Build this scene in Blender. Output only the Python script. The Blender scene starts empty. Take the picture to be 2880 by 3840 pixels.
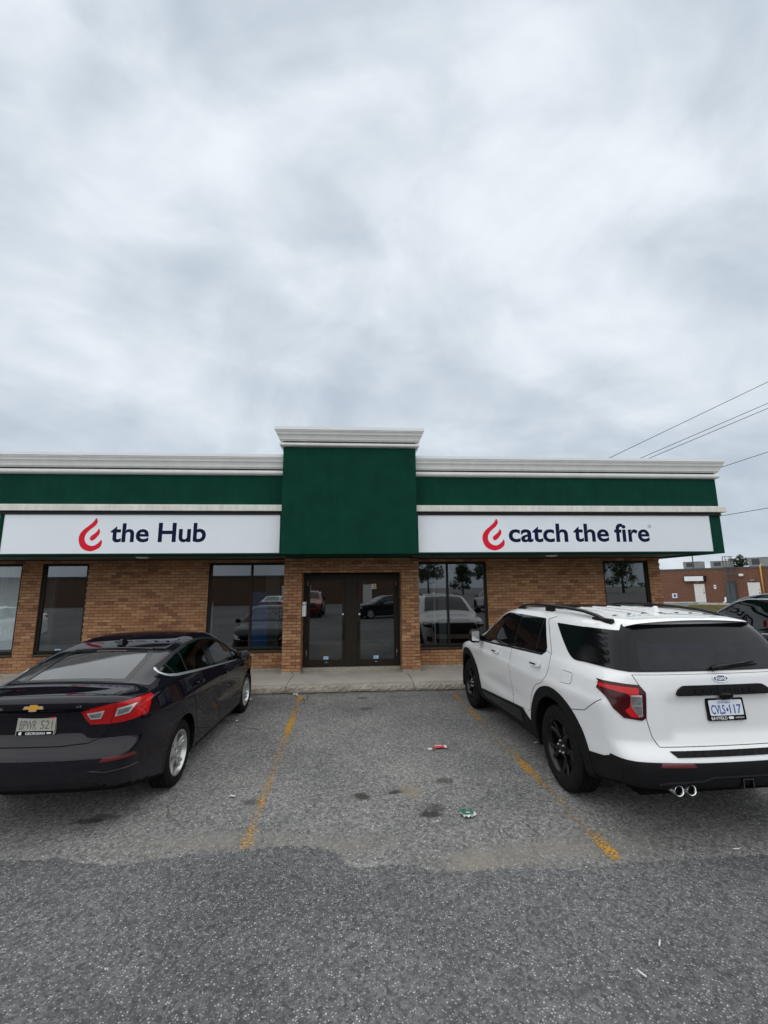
import bpy, bmesh, math, random
import numpy as np
from itertools import product
from mathutils import Vector, Matrix
from mathutils.geometry import delaunay_2d_cdt

random.seed(7); rng = np.random.default_rng(7)
scene = bpy.context.scene
COL = scene.collection
rad = math.radians

# ------------------------------------------------------------------ camera
F_PX, PITCH, ROLL, YAW, CAM_H = 1636.6, 0.1695, -0.0090, 0.0671, 2.0103
def cam_axes():
    cy, sy, cp, sp = math.cos(YAW), math.sin(YAW), math.cos(PITCH), math.sin(PITCH)
    f = Vector((sy*cp, cy*cp, sp)); r = Vector((cy, -sy, 0)); u = r.cross(f)
    c, s = math.cos(ROLL), math.sin(ROLL)
    return c*r + s*u, -s*r + c*u, f
AX_R, AX_U, AX_F = cam_axes()
cam_d = bpy.data.cameras.new('camera'); cam = bpy.data.objects.new('camera', cam_d); COL.objects.link(cam)
cam.matrix_world = Matrix(((AX_R.x, AX_U.x, -AX_F.x, 0), (AX_R.y, AX_U.y, -AX_F.y, 0), (AX_R.z, AX_U.z, -AX_F.z, CAM_H), (0, 0, 0, 1)))
cam_d.sensor_fit = 'VERTICAL'; cam_d.sensor_height = 24.0; cam_d.sensor_width = 18.0
cam_d.lens = F_PX/3840*24.0
cam_d.clip_start = 0.05; cam_d.clip_end = 3000
scene.camera = cam
# pixel of the photograph -> point on a known plane (wall, ground)
def ray(u, v): return AX_R*((u-1440)/F_PX) - AX_U*((v-1920)/F_PX) + AX_F
CAM = Vector((0, 0, CAM_H))
def onY(u, v, y): d = ray(u, v); return CAM + d*(y/d.y)
def onZ(u, v, z=0.0): d = ray(u, v); return CAM + d*((z-CAM_H)/d.z)

# ------------------------------------------------------------------ world, sun, exposure
SUN_EL, SUN_AZ = rad(82), rad(205)      # azimuth clockwise from +Y (behind the camera, to its left)
world = bpy.data.worlds.new('World'); scene.world = world; world.use_nodes = True
nt = world.node_tree; nt.nodes.clear()
def N(tree, typ, loc=None, **kw):
    n = tree.nodes.new(typ)
    for k, v in kw.items():
        if k.startswith('i_'):
            n.inputs[k[2:].replace('_', ' ')].default_value = v
        else: setattr(n, k, v)
    return n
def sky_nodes():
    L = nt.links.new
    out = N(nt, 'ShaderNodeOutputWorld'); bg1 = N(nt, 'ShaderNodeBackground'); bg2 = N(nt, 'ShaderNodeBackground'); mx = N(nt, 'ShaderNodeMixShader')
    sk = N(nt, 'ShaderNodeTexSky', sky_type='NISHITA', sun_disc=False, sun_elevation=SUN_EL, sun_rotation=SUN_AZ)
    L(sk.outputs[0], bg1.inputs[0]); bg1.inputs[1].default_value = 0.10
    tc = N(nt, 'ShaderNodeTexCoord'); sep = N(nt, 'ShaderNodeSeparateXYZ'); L(tc.outputs['Generated'], sep.inputs[0])
    add = N(nt, 'ShaderNodeMath', operation='MAXIMUM'); L(sep.outputs['Z'], add.inputs[0]); add.inputs[1].default_value = 0.0
    ad2 = N(nt, 'ShaderNodeMath', operation='ADD'); L(add.outputs[0], ad2.inputs[0]); ad2.inputs[1].default_value = 0.34
    dx = N(nt, 'ShaderNodeMath', operation='DIVIDE'); dy = N(nt, 'ShaderNodeMath', operation='DIVIDE')
    L(sep.outputs['X'], dx.inputs[0]); L(ad2.outputs[0], dx.inputs[1]); L(sep.outputs['Y'], dy.inputs[0]); L(ad2.outputs[0], dy.inputs[1])
    cmb = N(nt, 'ShaderNodeCombineXYZ'); vm = N(nt, 'ShaderNodeMix', data_type='VECTOR'); vm.inputs['Factor'].default_value = .22; L(tc.outputs['Generated'], vm.inputs[4]); L(cmb.outputs[0], vm.inputs[5]); L(dx.outputs[0], cmb.inputs[0]); L(dy.outputs[0], cmb.inputs[1])
    mp = N(nt, 'ShaderNodeMapping'); L(vm.outputs[1], mp.inputs['Vector'])
    mp.inputs['Rotation'].default_value = (rad(20), rad(35), rad(-28)); mp.inputs['Scale'].default_value = (1.0, 1.25, 1.9); mp.inputs['Location'].default_value = (3.1, 7.7, 0.3)
    n1 = N(nt, 'ShaderNodeTexNoise'); n1.inputs['Scale'].default_value = 1.8; n1.inputs['Detail'].default_value = 8; n1.inputs['Roughness'].default_value = 0.5; n1.inputs['Distortion'].default_value = 0.9
    n2 = N(nt, 'ShaderNodeTexNoise'); n2.inputs['Scale'].default_value = 5.0; n2.inputs['Detail'].default_value = 4; n2.inputs['Roughness'].default_value = 0.5; n2.inputs['Distortion'].default_value = 0.3
    L(mp.outputs[0], n1.inputs['Vector']); L(mp.outputs[0], n2.inputs['Vector'])
    m = N(nt, 'ShaderNodeMix'); m.data_type = 'FLOAT'; m.inputs['Factor'].default_value = 0.36; L(n1.outputs['Fac'], m.inputs[2]); L(n2.outputs['Fac'], m.inputs[3])
    # overcast layers lighten with height above the horizon
    el = N(nt, 'ShaderNodeMapRange'); L(sep.outputs['Z'], el.inputs[0]); el.inputs['From Min'].default_value = 0.0; el.inputs['From Max'].default_value = 0.55
    el.inputs['To Min'].default_value = -0.10; el.inputs['To Max'].default_value = 0.015
    sm = N(nt, 'ShaderNodeMath', operation='ADD'); L(m.outputs[0], sm.inputs[0]); L(el.outputs[0], sm.inputs[1])
    cr = N(nt, 'ShaderNodeValToRGB'); L(sm.outputs[0], cr.inputs[0]); r = cr.color_ramp; r.interpolation = 'B_SPLINE'
    r.elements[0].position = 0.28; r.elements[0].color = (0.44, 0.505, 0.575, 1)
    r.elements[1].position = 0.65; r.elements[1].color = (0.88, 0.93, 0.98, 1)
    e = r.elements.new(0.40); e.color = (0.525, 0.60, 0.68, 1)
    e = r.elements.new(0.51); e.color = (0.645, 0.71, 0.775, 1)
    L(cr.outputs[0], bg2.inputs[0]); bg2.inputs[1].default_value = 0.74
    mx.inputs[0].default_value = 0.95
    L(bg1.outputs[0], mx.inputs[1]); L(bg2.outputs[0], mx.inputs[2]); L(mx.outputs[0], out.inputs[0])
sky_nodes()
sun_d = bpy.data.lights.new('sun', 'SUN'); sun_d.energy = 1.5; sun_d.angle = rad(158); sun_d.color = (1, 0.97, 0.93)
sun = bpy.data.objects.new('sun', sun_d); COL.objects.link(sun)
sdir = Vector((math.sin(SUN_AZ)*math.cos(SUN_EL), math.cos(SUN_AZ)*math.cos(SUN_EL), math.sin(SUN_EL)))
sun.rotation_euler = sdir.to_track_quat('Z', 'Y').to_euler(); sun.location = sdir*60
vs = scene.view_settings
vs.view_transform = 'Standard'; vs.look = 'None'; vs.gamma = 1.0; vs.exposure = 0.5
try: vs.use_curve_mapping = False
except Exception: pass
scene.render.film_transparent = False
scene.cycles.use_denoising = True
scene.cycles.max_bounces = 8; scene.cycles.transparent_max_bounces = 12
scene.cycles.caustics_reflective = False; scene.cycles.caustics_refractive = False

# ------------------------------------------------------------------ materials
MATS = {}
def new_mat(name):
    m = bpy.data.materials.new(name); m.use_nodes = True
    t = m.node_tree; b = t.nodes['Principled BSDF']; MATS[name] = m
    return m, t, b
def pmat(name, col, rough=0.5, metal=0.0, coat=0.0, var=0.0, vscale=8.0, bump=0.0, bscale=60.0, spec=0.5, rvar=0.0, emit=None):
    m, t, b = new_mat(name)
    b.inputs['Base Color'].default_value = (*col, 1); b.inputs['Roughness'].default_value = rough
    b.inputs['Metallic'].default_value = metal; b.inputs['Coat Weight'].default_value = coat; b.inputs['Coat Roughness'].default_value = 0.03
    b.inputs['Specular IOR Level'].default_value = spec
    L = t.links.new
    if var or rvar or bump: tc = N(t, 'ShaderNodeTexCoord')
    if var:
        n = N(t, 'ShaderNodeTexNoise'); n.inputs['Scale'].default_value = vscale; n.inputs['Detail'].default_value = 6; n.inputs['Roughness'].default_value = 0.6
        L(tc.outputs['Object'], n.inputs['Vector'])
        r = N(t, 'ShaderNodeMapRange'); r.inputs['From Min'].default_value = 0.3; r.inputs['From Max'].default_value = 0.7
        r.inputs['To Min'].default_value = 1-var; r.inputs['To Max'].default_value = 1+var; L(n.outputs['Fac'], r.inputs[0])
        mm = N(t, 'ShaderNodeVectorMath', operation='SCALE'); mm.inputs[0].default_value = col; L(r.outputs[0], mm.inputs['Scale']); L(mm.outputs[0], b.inputs['Base Color'])
    if rvar:
        n = N(t, 'ShaderNodeTexNoise'); n.inputs['Scale'].default_value = 5; n.inputs['Detail'].default_value = 5; L(tc.outputs['Object'], n.inputs['Vector'])
        r = N(t, 'ShaderNodeMapRange'); r.inputs['To Min'].default_value = max(0, rough-rvar); r.inputs['To Max'].default_value = rough+rvar; L(n.outputs['Fac'], r.inputs[0]); L(r.outputs[0], b.inputs['Roughness'])
    if bump:
        n = N(t, 'ShaderNodeTexNoise'); n.inputs['Scale'].default_value = bscale; n.inputs['Detail'].default_value = 5; L(tc.outputs['Object'], n.inputs['Vector'])
        bp = N(t, 'ShaderNodeBump'); bp.inputs['Strength'].default_value = bump; bp.inputs['Distance'].default_value = 0.01; L(n.outputs['Fac'], bp.inputs['Height']); L(bp.outputs[0], b.inputs['Normal'])
    if emit: b.inputs['Emission Color'].default_value = (*emit[0], 1); b.inputs['Emission Strength'].default_value = emit[1]
    return m
def glass_mat(name, tint, bias, boost=1.0, rough=0.012):
    m = bpy.data.materials.new(name); m.use_nodes = True; t = m.node_tree; t.nodes.clear(); L = t.links.new
    o = N(t, 'ShaderNodeOutputMaterial'); mx = N(t, 'ShaderNodeMixShader'); tr = N(t, 'ShaderNodeBsdfTransparent'); g = N(t, 'ShaderNodeBsdfGlossy')
    tr.inputs[0].default_value = (*tint, 1); g.inputs['Roughness'].default_value = rough; g.inputs['Color'].default_value = (0.95, 0.98, 1, 1)
    fr = N(t, 'ShaderNodeFresnel'); fr.inputs['IOR'].default_value = 1.5
    ma = N(t, 'ShaderNodeMath', operation='MULTIPLY_ADD', use_clamp=True); L(fr.outputs[0], ma.inputs[0]); ma.inputs[1].default_value = boost; ma.inputs[2].default_value = bias
    L(ma.outputs[0], mx.inputs[0]); L(tr.outputs[0], mx.inputs[1]); L(g.outputs[0], mx.inputs[2]); L(mx.outputs[0], o.inputs[0])
    MATS[name] = m; return m

# ------------------------------------------------------------------ mesh helpers
def in_poly(pts, poly):
    pts = np.asarray(pts, float); poly = np.asarray(poly, float)
    x, y = pts[:, 0], pts[:, 1]; r = np.zeros(len(pts), bool); n = len(poly); j = n-1
    for i in range(n):
        xi, yi = poly[i]; xj, yj = poly[j]
        c = ((yi > y) != (yj > y)) & (x < (xj-xi)*(y-yi)/((yj-yi) if yj != yi else 1e-12)+xi)
        r ^= c; j = i
    return r
class MB:
    """collects geometry for ONE mesh object"""
    def __init__(s): s.v = []; s.f = []; s.t = []
    def add(s, v, f, tone=None):
        o = len(s.v); s.v += [tuple(p) for p in v]; s.f += [tuple(i+o for i in q) for q in f]
        s.t += [tone if tone is not None else 0.5]*len(f); return s
    def box(s, x0, x1, y0, y1, z0, z1, tone=None):
        v = [(x, y, z) for x in (x0, x1) for y in (y0, y1) for z in (z0, z1)]
        return s.add(v, [(0, 1, 3, 2), (4, 6, 7, 5), (0, 4, 5, 1), (2, 3, 7, 6), (0, 2, 6, 4), (1, 5, 7, 3)], tone)
    def cbox(s, c, d, M=None):
        v = [Vector((x, y, z)) for x in (-d[0]/2, d[0]/2) for y in (-d[1]/2, d[1]/2) for z in (-d[2]/2, d[2]/2)]
        v = [(M @ p if M else p)+Vector(c) for p in v]
        return s.add(v, [(0, 1, 3, 2), (4, 6, 7, 5), (0, 4, 5, 1), (2, 3, 7, 6), (0, 2, 6, 4), (1, 5, 7, 3)])
    def tube(s, path, r, n=10, caps=True, ell=None):
        path = [Vector(p) for p in path]; rs = r if hasattr(r, '__len__') else [r]*len(path); rings = []
        up0 = None
        for i, p in enumerate(path):
            d = (path[min(i+1, len(path)-1)]-path[max(i-1, 0)]).normalized()
            a = Vector((0, 0, 1)) if abs(d.z) < 0.95 else Vector((1, 0, 0))
            if up0 is not None: a = up0
            x = d.cross(a).normalized(); y = x.cross(d).normalized(); up0 = y
            rings.append([p + x*math.cos(2*math.pi*k/n)*rs[i]*(ell or 1) + y*math.sin(2*math.pi*k/n)*rs[i] for k in range(n)])
        v = [q for rg in rings for q in rg]; f = []
        for i in range(len(path)-1):
            for k in range(n): f.append((i*n+k, i*n+(k+1) % n, (i+1)*n+(k+1) % n, (i+1)*n+k))
        if caps: f.append(tuple(range(n-1, -1, -1))); f.append(tuple((len(path)-1)*n+k for k in range(n)))
        return s.add(v, f)
    def prism(s, poly, fn, d0, d1):
        """poly in 2D, fn(a,b,d)->3D point, extruded between d0 and d1"""
        n = len(poly); v = [fn(a, b, d0) for a, b in poly]+[fn(a, b, d1) for a, b in poly]
        tri = delaunay_2d_cdt([Vector(p) for p in poly], [(i, (i+1) % n) for i in range(n)], [], 1, 1e-6)
        idx = [min(range(n), key=lambda i: (poly[i][0]-p[0])**2+(poly[i][1]-p[1])**2) for p in tri[0]]
        f = []
        for t in tri[2]:
            q = [idx[k] for k in t]
            if len(set(q)) == 3: f += [tuple(q), tuple(k+n for k in reversed(q))]
        f += [(i, (i+1) % n, (i+1) % n+n, i+n) for i in range(n)]
        return s.add(v, f)
    def lathe(s, prof, axis_fn, n=48, mod=None):
        """prof: list of (r,h); axis_fn(cx,cy,h)->point"""
        v = []
        for k in range(n):
            a = 2*math.pi*k/n
            for i, (r, h) in enumerate(prof):
                rr = r + (mod(i, k) if mod else 0)
                v.append(axis_fn(rr*math.cos(a), rr*math.sin(a), h))
        m = len(prof); f = []
        for k in range(n):
            k2 = (k+1) % n
            for i in range(m-1): f.append((k*m+i, k*m+i+1, k2*m+i+1, k2*m+i))
        return s.add(v, f)
def fix_normals(me):
    bm = bmesh.new(); bm.from_mesh(me); bmesh.ops.recalc_face_normals(bm, faces=bm.faces); bm.to_mesh(me); bm.free()
def mesh_from(name, mb, recalc=True, tone=False):
    me = bpy.data.meshes.new(name); me.from_pydata(mb.v, [], mb.f); me.validate()
    if tone:
        a = me.attributes.new('tone', 'FLOAT', 'FACE'); a.data.foreach_set('value', mb.t[:len(me.polygons)])
    if recalc: fix_normals(me)
    return me
def link(name, me, mat=None, parent=None, smooth=False, bevel=0.0, seg=2):
    o = bpy.data.objects.new(name, me); COL.objects.link(o)
    if mat is not None and me is not None and not me.materials:
        me.materials.append(MATS[mat] if isinstance(mat, str) else mat)
    if smooth:
        me.polygons.foreach_set('use_smooth', [True]*len(me.polygons))
    if bevel:
        b = o.modifiers.new('bevel', 'BEVEL'); b.width = bevel; b.segments = seg; b.limit_method = 'ANGLE'; b.angle_limit = rad(35)
    if parent is not None:
        o.parent = parent; o.matrix_parent_inverse = WM(parent).inverted()
    return o
def WM(o):
    m = Matrix.LocRotScale(o.location, o.rotation_euler, o.scale)
    if o.parent: m = WM(o.parent) @ o.matrix_parent_inverse @ m
    return m
def obj(name, mb, mat, parent=None, smooth=False, bevel=0.0, tone=False, seg=2, recalc=True):
    return link(name, mesh_from(name, mb, recalc, tone), mat, parent, smooth, bevel, seg)
def autosmooth(o, ang=35):
    me = o.data; me.polygons.foreach_set('use_smooth', [True]*len(me.polygons))
    try: me.set_sharp_from_angle(angle=rad(ang))
    except Exception: pass
    return o
def tag(o, label=None, cat=None, group=None, kind=None):
    if label: o['label'] = label
    if cat: o['category'] = cat
    if group: o['group'] = group
    if kind: o['kind'] = kind
    return o
def thing(name, label, cat, loc=(0, 0, 0), rz=0.0, group=None):
    o = bpy.data.objects.new(name, None); COL.objects.link(o); o.location = loc; o.rotation_euler = (0, 0, rz); o.empty_display_size = 0.2
    return tag(o, label, cat, group)
def sweep(mb, prof, path, closed_prof=True):
    """prof: (outward, z) ; path: plan points walked so that outward lies to the RIGHT of travel; mitred"""
    P = [Vector(p) for p in path]; n = len(P); rings = []
    nr = []
    for i in range(n-1):
        d = (P[i+1]-P[i]).normalized(); nr.append(Vector((d.y, -d.x)))
    for i in range(n):
        a = nr[max(i-1, 0)]; b = nr[min(i, n-2)]; m = (a+b); m = m/ (m.dot(b)) if m.length > 1e-6 else b
        rings.append([(P[i].x+m.x*o, P[i].y+m.y*o, z) for o, z in prof])
    k = len(prof); v = [q for r in rings for q in r]; f = []
    for i in range(n-1):
        for j in range(k if closed_prof else k-1): f.append((i*k+j, i*k+(j+1) % k, (i+1)*k+(j+1) % k, (i+1)*k+j))
    if closed_prof: f.append(tuple(range(k))); f.append(tuple((n-1)*k+j for j in range(k)))
    return mb.add(v, f)
def text_mesh(name, s, size=1.0, bold=0.0, extrude=0.002, res=4, spacing=1.0):
    """text mesh in its XY plane, left/baseline at origin"""
    c = bpy.data.curves.new(name, 'FONT'); c.body = s; c.size = size; c.offset = bold; c.extrude = extrude; c.resolution_u = res; c.space_character = spacing
    o = bpy.data.objects.new(name+'_tmp', c); COL.objects.link(o)
    dg = bpy.context.evaluated_depsgraph_get(); me = bpy.data.meshes.new_from_object(o.evaluated_get(dg)); me.name = name
    bpy.data.objects.remove(o); bpy.data.curves.remove(c)
    return me
def text_fit(name, s, M, w, h=None, bold=0.0, extrude=0.002, spacing=1.0):
    """text scaled to width w (and height h) with lower-left corner at M's origin, in M's XY plane"""
    me = text_mesh(name, s, 1.0, bold, extrude/max(w, .01), spacing=spacing)
    co = np.empty(len(me.vertices)*3); me.vertices.foreach_get('co', co); co = co.reshape(-1, 3)
    mn, mx = co.min(0), co.max(0); sx = w/(mx[0]-mn[0]); sy = sx if h is None else h/(mx[1]-mn[1])
    co[:, 0] = (co[:, 0]-mn[0])*sx; co[:, 1] = (co[:, 1]-mn[1])*sy; co[:, 2] = co[:, 2]/max(1e-9, mx[2]-mn[2])*extrude
    A = np.array(M); co = co@A[:3, :3].T + A[:3, 3]
    me.vertices.foreach_set('co', co.ravel()); me.update(); return me
def frame_M(origin, xdir, ydir):
    x = Vector(xdir).normalized(); y = Vector(ydir).normalized(); z = x.cross(y).normalized(); y = z.cross(x)
    o = Vector(origin)
    return Matrix(((x.x, y.x, z.x, o.x), (x.y, y.y, z.y, o.y), (x.z, y.z, z.z, o.z), (0, 0, 0, 1)))
def smooth_closed(pts, n=6):
    """Catmull-Rom through a closed list of 2D points"""
    P = [Vector(p) for p in pts]; k = len(P); out = []
    for i in range(k):
        a, b, c, d = P[(i-1) % k], P[i], P[(i+1) % k], P[(i+2) % k]
        for j in range(n):
            t = j/n
            q = 0.5*((2*b)+(c-a)*t+(2*a-5*b+4*c-d)*t*t+(3*b-a-3*c+d)*t*t*t); out.append((q.x, q.y))
    return out
def round_poly(pts, r, n=4):
    """round the corners of a closed 2D polygon; r is one radius or one per corner"""
    P = [Vector(p) for p in pts]; k = len(P); out = []
    for i in range(k):
        rr = r[i] if hasattr(r, '__len__') else r
        a, b, c = P[(i-1) % k], P[i], P[(i+1) % k]
        if rr <= 0: out.append(tuple(b)); continue
        u = (a-b); w = (c-b); d = min(rr, u.length*.48, w.length*.48); p = b+u.normalized()*d; q = b+w.normalized()*d
        for j in range(n+1):
            t = j/n; s = p*(1-t)**2+b*2*t*(1-t)+q*t*t; out.append((s.x, s.y))
    return out
# ------------------------------------------------------------------ material library
pmat('green_stucco', (0.0035, 0.044, 0.028), 0.9, var=0.16, vscale=2.5, bump=0.5, bscale=220, spec=0.12)
def weather(mat, amt=.22):
    m = MATS[mat]; t = m.node_tree; L = t.links.new; b = t.nodes['Principled BSDF']; src = b.inputs['Base Color'].links[0].from_socket; ge = N(t, 'ShaderNodeNewGeometry'); mp = N(t, 'ShaderNodeMapping'); mp.inputs['Scale'].default_value = (5.5, 5.5, .35); L(ge.outputs['Position'], mp.inputs['Vector'])
    n = N(t, 'ShaderNodeTexNoise'); n.inputs['Scale'].default_value = 1.6; n.inputs['Detail'].default_value = 7; n.inputs['Roughness'].default_value = .65; L(mp.outputs[0], n.inputs['Vector'])
    r = N(t, 'ShaderNodeMapRange'); r.inputs['From Min'].default_value = .3; r.inputs['From Max'].default_value = .7; r.inputs['To Min'].default_value = 1-amt; r.inputs['To Max'].default_value = 1+amt; L(n.outputs['Fac'], r.inputs[0])
    s = N(t, 'ShaderNodeVectorMath', operation='SCALE'); L(src, s.inputs[0]); L(r.outputs[0], s.inputs['Scale']); L(s.outputs[0], b.inputs['Base Color'])
pmat('white_trim', (0.72, 0.715, 0.69), 0.6, var=0.06, vscale=3, bump=0.15, bscale=120)
pmat('flashing', (0.78, 0.80, 0.80), 0.35, var=0.04, vscale=2)
pmat('cream_band', (0.68, 0.665, 0.60), 0.7, var=0.08, vscale=4, bump=0.2, bscale=150)
weather('green_stucco', .09); weather('white_trim', .04); weather('cream_band', .12)
pmat('soffit', (0.05, 0.055, 0.05), 0.7, var=0.1)
pmat('black_metal', (0.008, 0.008, 0.008), 0.5, spec=.25)
pmat('bronze', (0.020, 0.015, 0.010), 0.5, var=0.2, vscale=6, spec=.2)
pmat('bronze_sill', (0.085, 0.07, 0.055), 0.32, metal=0.4, var=0.15)
pmat('sign_white', (0.76, 0.80, 0.835), 0.28, var=0.03, vscale=1.2, coat=0.2)
pmat('sign_red', (0.70, 0.016, 0.035), 0.6, spec=.1)
pmat('sign_navy', (0.006, 0.012, 0.045), 0.7, spec=.08)
pmat('white_plastic', (0.75, 0.76, 0.78), 0.4)
pmat('white_paint', (0.66, 0.65, 0.62), 0.5, var=0.08)
pmat('paper', (0.35, 0.55, 0.75), 0.7)
pmat('print_blue', (0.03, 0.08, 0.3), 0.6)
pmat('number_card', (0.62, 0.58, 0.42), 0.6)
pmat('steel', (0.45, 0.45, 0.44), 0.3, metal=0.9)
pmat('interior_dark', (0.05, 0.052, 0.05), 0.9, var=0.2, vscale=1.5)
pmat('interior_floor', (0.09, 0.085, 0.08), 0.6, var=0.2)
pmat('partition', (0.22, 0.26, 0.27), 0.8)
pmat('blue_panel', (0.03, 0.13, 0.36), 0.6)
pmat('blind', (0.72, 0.80, 0.82), 0.75, var=0.05)
pmat('roof_membrane', (0.12, 0.12, 0.12), 0.9, var=0.2)
pmat('red_paper', (0.62, 0.05, 0.07), 0.6, var=0.2, vscale=40)
pmat('green_print', (0.0, 0.14, 0.07), 0.5)
pmat('litter_white', (0.6, 0.6, 0.57), 0.7)
pmat('leaf_brown', (0.10, 0.055, 0.03), 0.8)
pmat('wire', (0.012, 0.012, 0.014), 0.6)
pmat('wood_pole', (0.10, 0.075, 0.055), 0.9, var=0.3, vscale=12, bump=0.4, bscale=30)
glass_mat('shop_glass', (0.50, 0.55, 0.55), 0.12, 1.3)
glass_mat('shop_glass_clear', (0.9, 0.93, 0.93), 0.05, 1.2)
glass_mat('car_glass', (0.42, 0.50, 0.48), 0.02, 1.25)
glass_mat('car_rear_glass', (0.30, 0.36, 0.36), 0.04, 1.1, 0.03)
glass_mat('car_glass_clear', (0.62, 0.74, 0.68), 0.02, 1.2)

def brick_mat(name, src, cols, dark=1.0):
    m, t, b = new_mat(name); L = t.links.new
    if src == 'object': s = N(t, 'ShaderNodeObjectInfo'); fac = s.outputs['Random']
    else: s = N(t, 'ShaderNodeAttribute', attribute_name='tone'); fac = s.outputs['Fac']
    cr = N(t, 'ShaderNodeValToRGB'); cr.color_ramp.interpolation = 'LINEAR'; L(fac, cr.inputs[0])
    el = cr.color_ramp.elements; el[0].position = 0; el[0].color = (*cols[0], 1); el[1].position = 1; el[1].color = (*cols[-1], 1)
    for i, c in enumerate(cols[1:-1]): e = el.new((i+1)/(len(cols)-1)); e.color = (*c, 1)
    tc = N(t, 'ShaderNodeTexCoord'); ge = N(t, 'ShaderNodeNewGeometry')
    n = N(t, 'ShaderNodeTexNoise'); n.inputs['Scale'].default_value = 55; n.inputs['Detail'].default_value = 5; n.inputs['Roughness'].default_value = 0.65; L(ge.outputs['Position'], n.inputs['Vector'])
    n2 = N(t, 'ShaderNodeTexNoise'); n2.inputs['Scale'].default_value = 1.3; n2.inputs['Detail'].default_value = 3; L(ge.outputs['Position'], n2.inputs['Vector'])
    r = N(t, 'ShaderNodeMapRange'); r.inputs['From Min'].default_value = .3; r.inputs['From Max'].default_value = .7; r.inputs['To Min'].default_value = 0.78; r.inputs['To Max'].default_value = 1.18; L(n.outputs['Fac'], r.inputs[0])
    r2 = N(t, 'ShaderNodeMapRange'); r2.inputs['From Min'].default_value = .3; r2.inputs['From Max'].default_value = .7; r2.inputs['To Min'].default_value = 0.86; r2.inputs['To Max'].default_value = 1.1; L(n2.outputs['Fac'], r2.inputs[0])
    mu = N(t, 'ShaderNodeMath', operation='MULTIPLY'); L(r.outputs[0], mu.inputs[0]); L(r2.outputs[0], mu.inputs[1])
    sc = N(t, 'ShaderNodeVectorMath', operation='SCALE'); L(cr.outputs[0], sc.inputs[0]); L(mu.outputs[0], sc.inputs['Scale']); L(sc.outputs[0], b.inputs['Base Color'])
    b.inputs['Roughness'].default_value = 0.85; b.inputs['Specular IOR Level'].default_value = 0.3
    bp = N(t, 'ShaderNodeBump'); bp.inputs['Strength'].default_value = 0.5; bp.inputs['Distance'].default_value = 0.006; L(n.outputs['Fac'], bp.inputs['Height']); L(bp.outputs[0], b.inputs['Normal'])
    return m
BC = [(0.22, 0.104, 0.060), (0.31, 0.148, 0.076), (0.365, 0.190, 0.094), (0.40, 0.214, 0.106), (0.35, 0.162, 0.084), (0.43, 0.246, 0.122), (0.39, 0.200, 0.102), (0.48, 0.292, 0.148)]
brick_mat('brick', 'object', BC); brick_mat('brick_tone', 'attr', BC)
pmat('mortar', (0.075, 0.048, 0.032), 0.95, var=0.2, vscale=20, bump=0.4, bscale=90)

def concrete_mat(name, col, speck=0.25):
    m, t, b = new_mat(name); L = t.links.new; ge = N(t, 'ShaderNodeNewGeometry')
    n = N(t, 'ShaderNodeTexNoise'); n.inputs['Scale'].default_value = 2.2; n.inputs['Detail'].default_value = 8; n.inputs['Roughness'].default_value = .6; L(ge.outputs['Position'], n.inputs['Vector'])
    v = N(t, 'ShaderNodeTexNoise'); v.inputs['Scale'].default_value = 130; v.inputs['Detail'].default_value = 3; L(ge.outputs['Position'], v.inputs['Vector'])
    r = N(t, 'ShaderNodeMapRange'); r.inputs['From Min'].default_value = .25; r.inputs['From Max'].default_value = .75; r.inputs['To Min'].default_value = .78; r.inputs['To Max'].default_value = 1.15; L(n.outputs['Fac'], r.inputs[0])
    r2 = N(t, 'ShaderNodeMapRange'); r2.inputs['From Min'].default_value = .3; r2.inputs['From Max'].default_value = .7; r2.inputs['To Min'].default_value = 1-speck; r2.inputs['To Max'].default_value = 1+speck; L(v.outputs['Fac'], r2.inputs[0])
    mu = N(t, 'ShaderNodeMath', operation='MULTIPLY'); L(r.outputs[0], mu.inputs[0]); L(r2.outputs[0], mu.inputs[1])
    sc = N(t, 'ShaderNodeVectorMath', operation='SCALE'); sc.inputs[0].default_value = col; L(mu.outputs[0], sc.inputs['Scale']); L(sc.outputs[0], b.inputs['Base Color'])
    b.inputs['Roughness'].default_value = .9; bp = N(t, 'ShaderNodeBump'); bp.inputs['Strength'].default_value = .5; bp.inputs['Distance'].default_value = .005; L(v.outputs['Fac'], bp.inputs['Height']); L(bp.outputs[0], b.inputs['Normal'])
concrete_mat('concrete', (0.47, 0.435, 0.375), 0.22)
concrete_mat('exposed_concrete', (0.36, 0.325, 0.265), 0.8)
concrete_mat('far_concrete', (0.30, 0.29, 0.26), 0.15)

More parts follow.
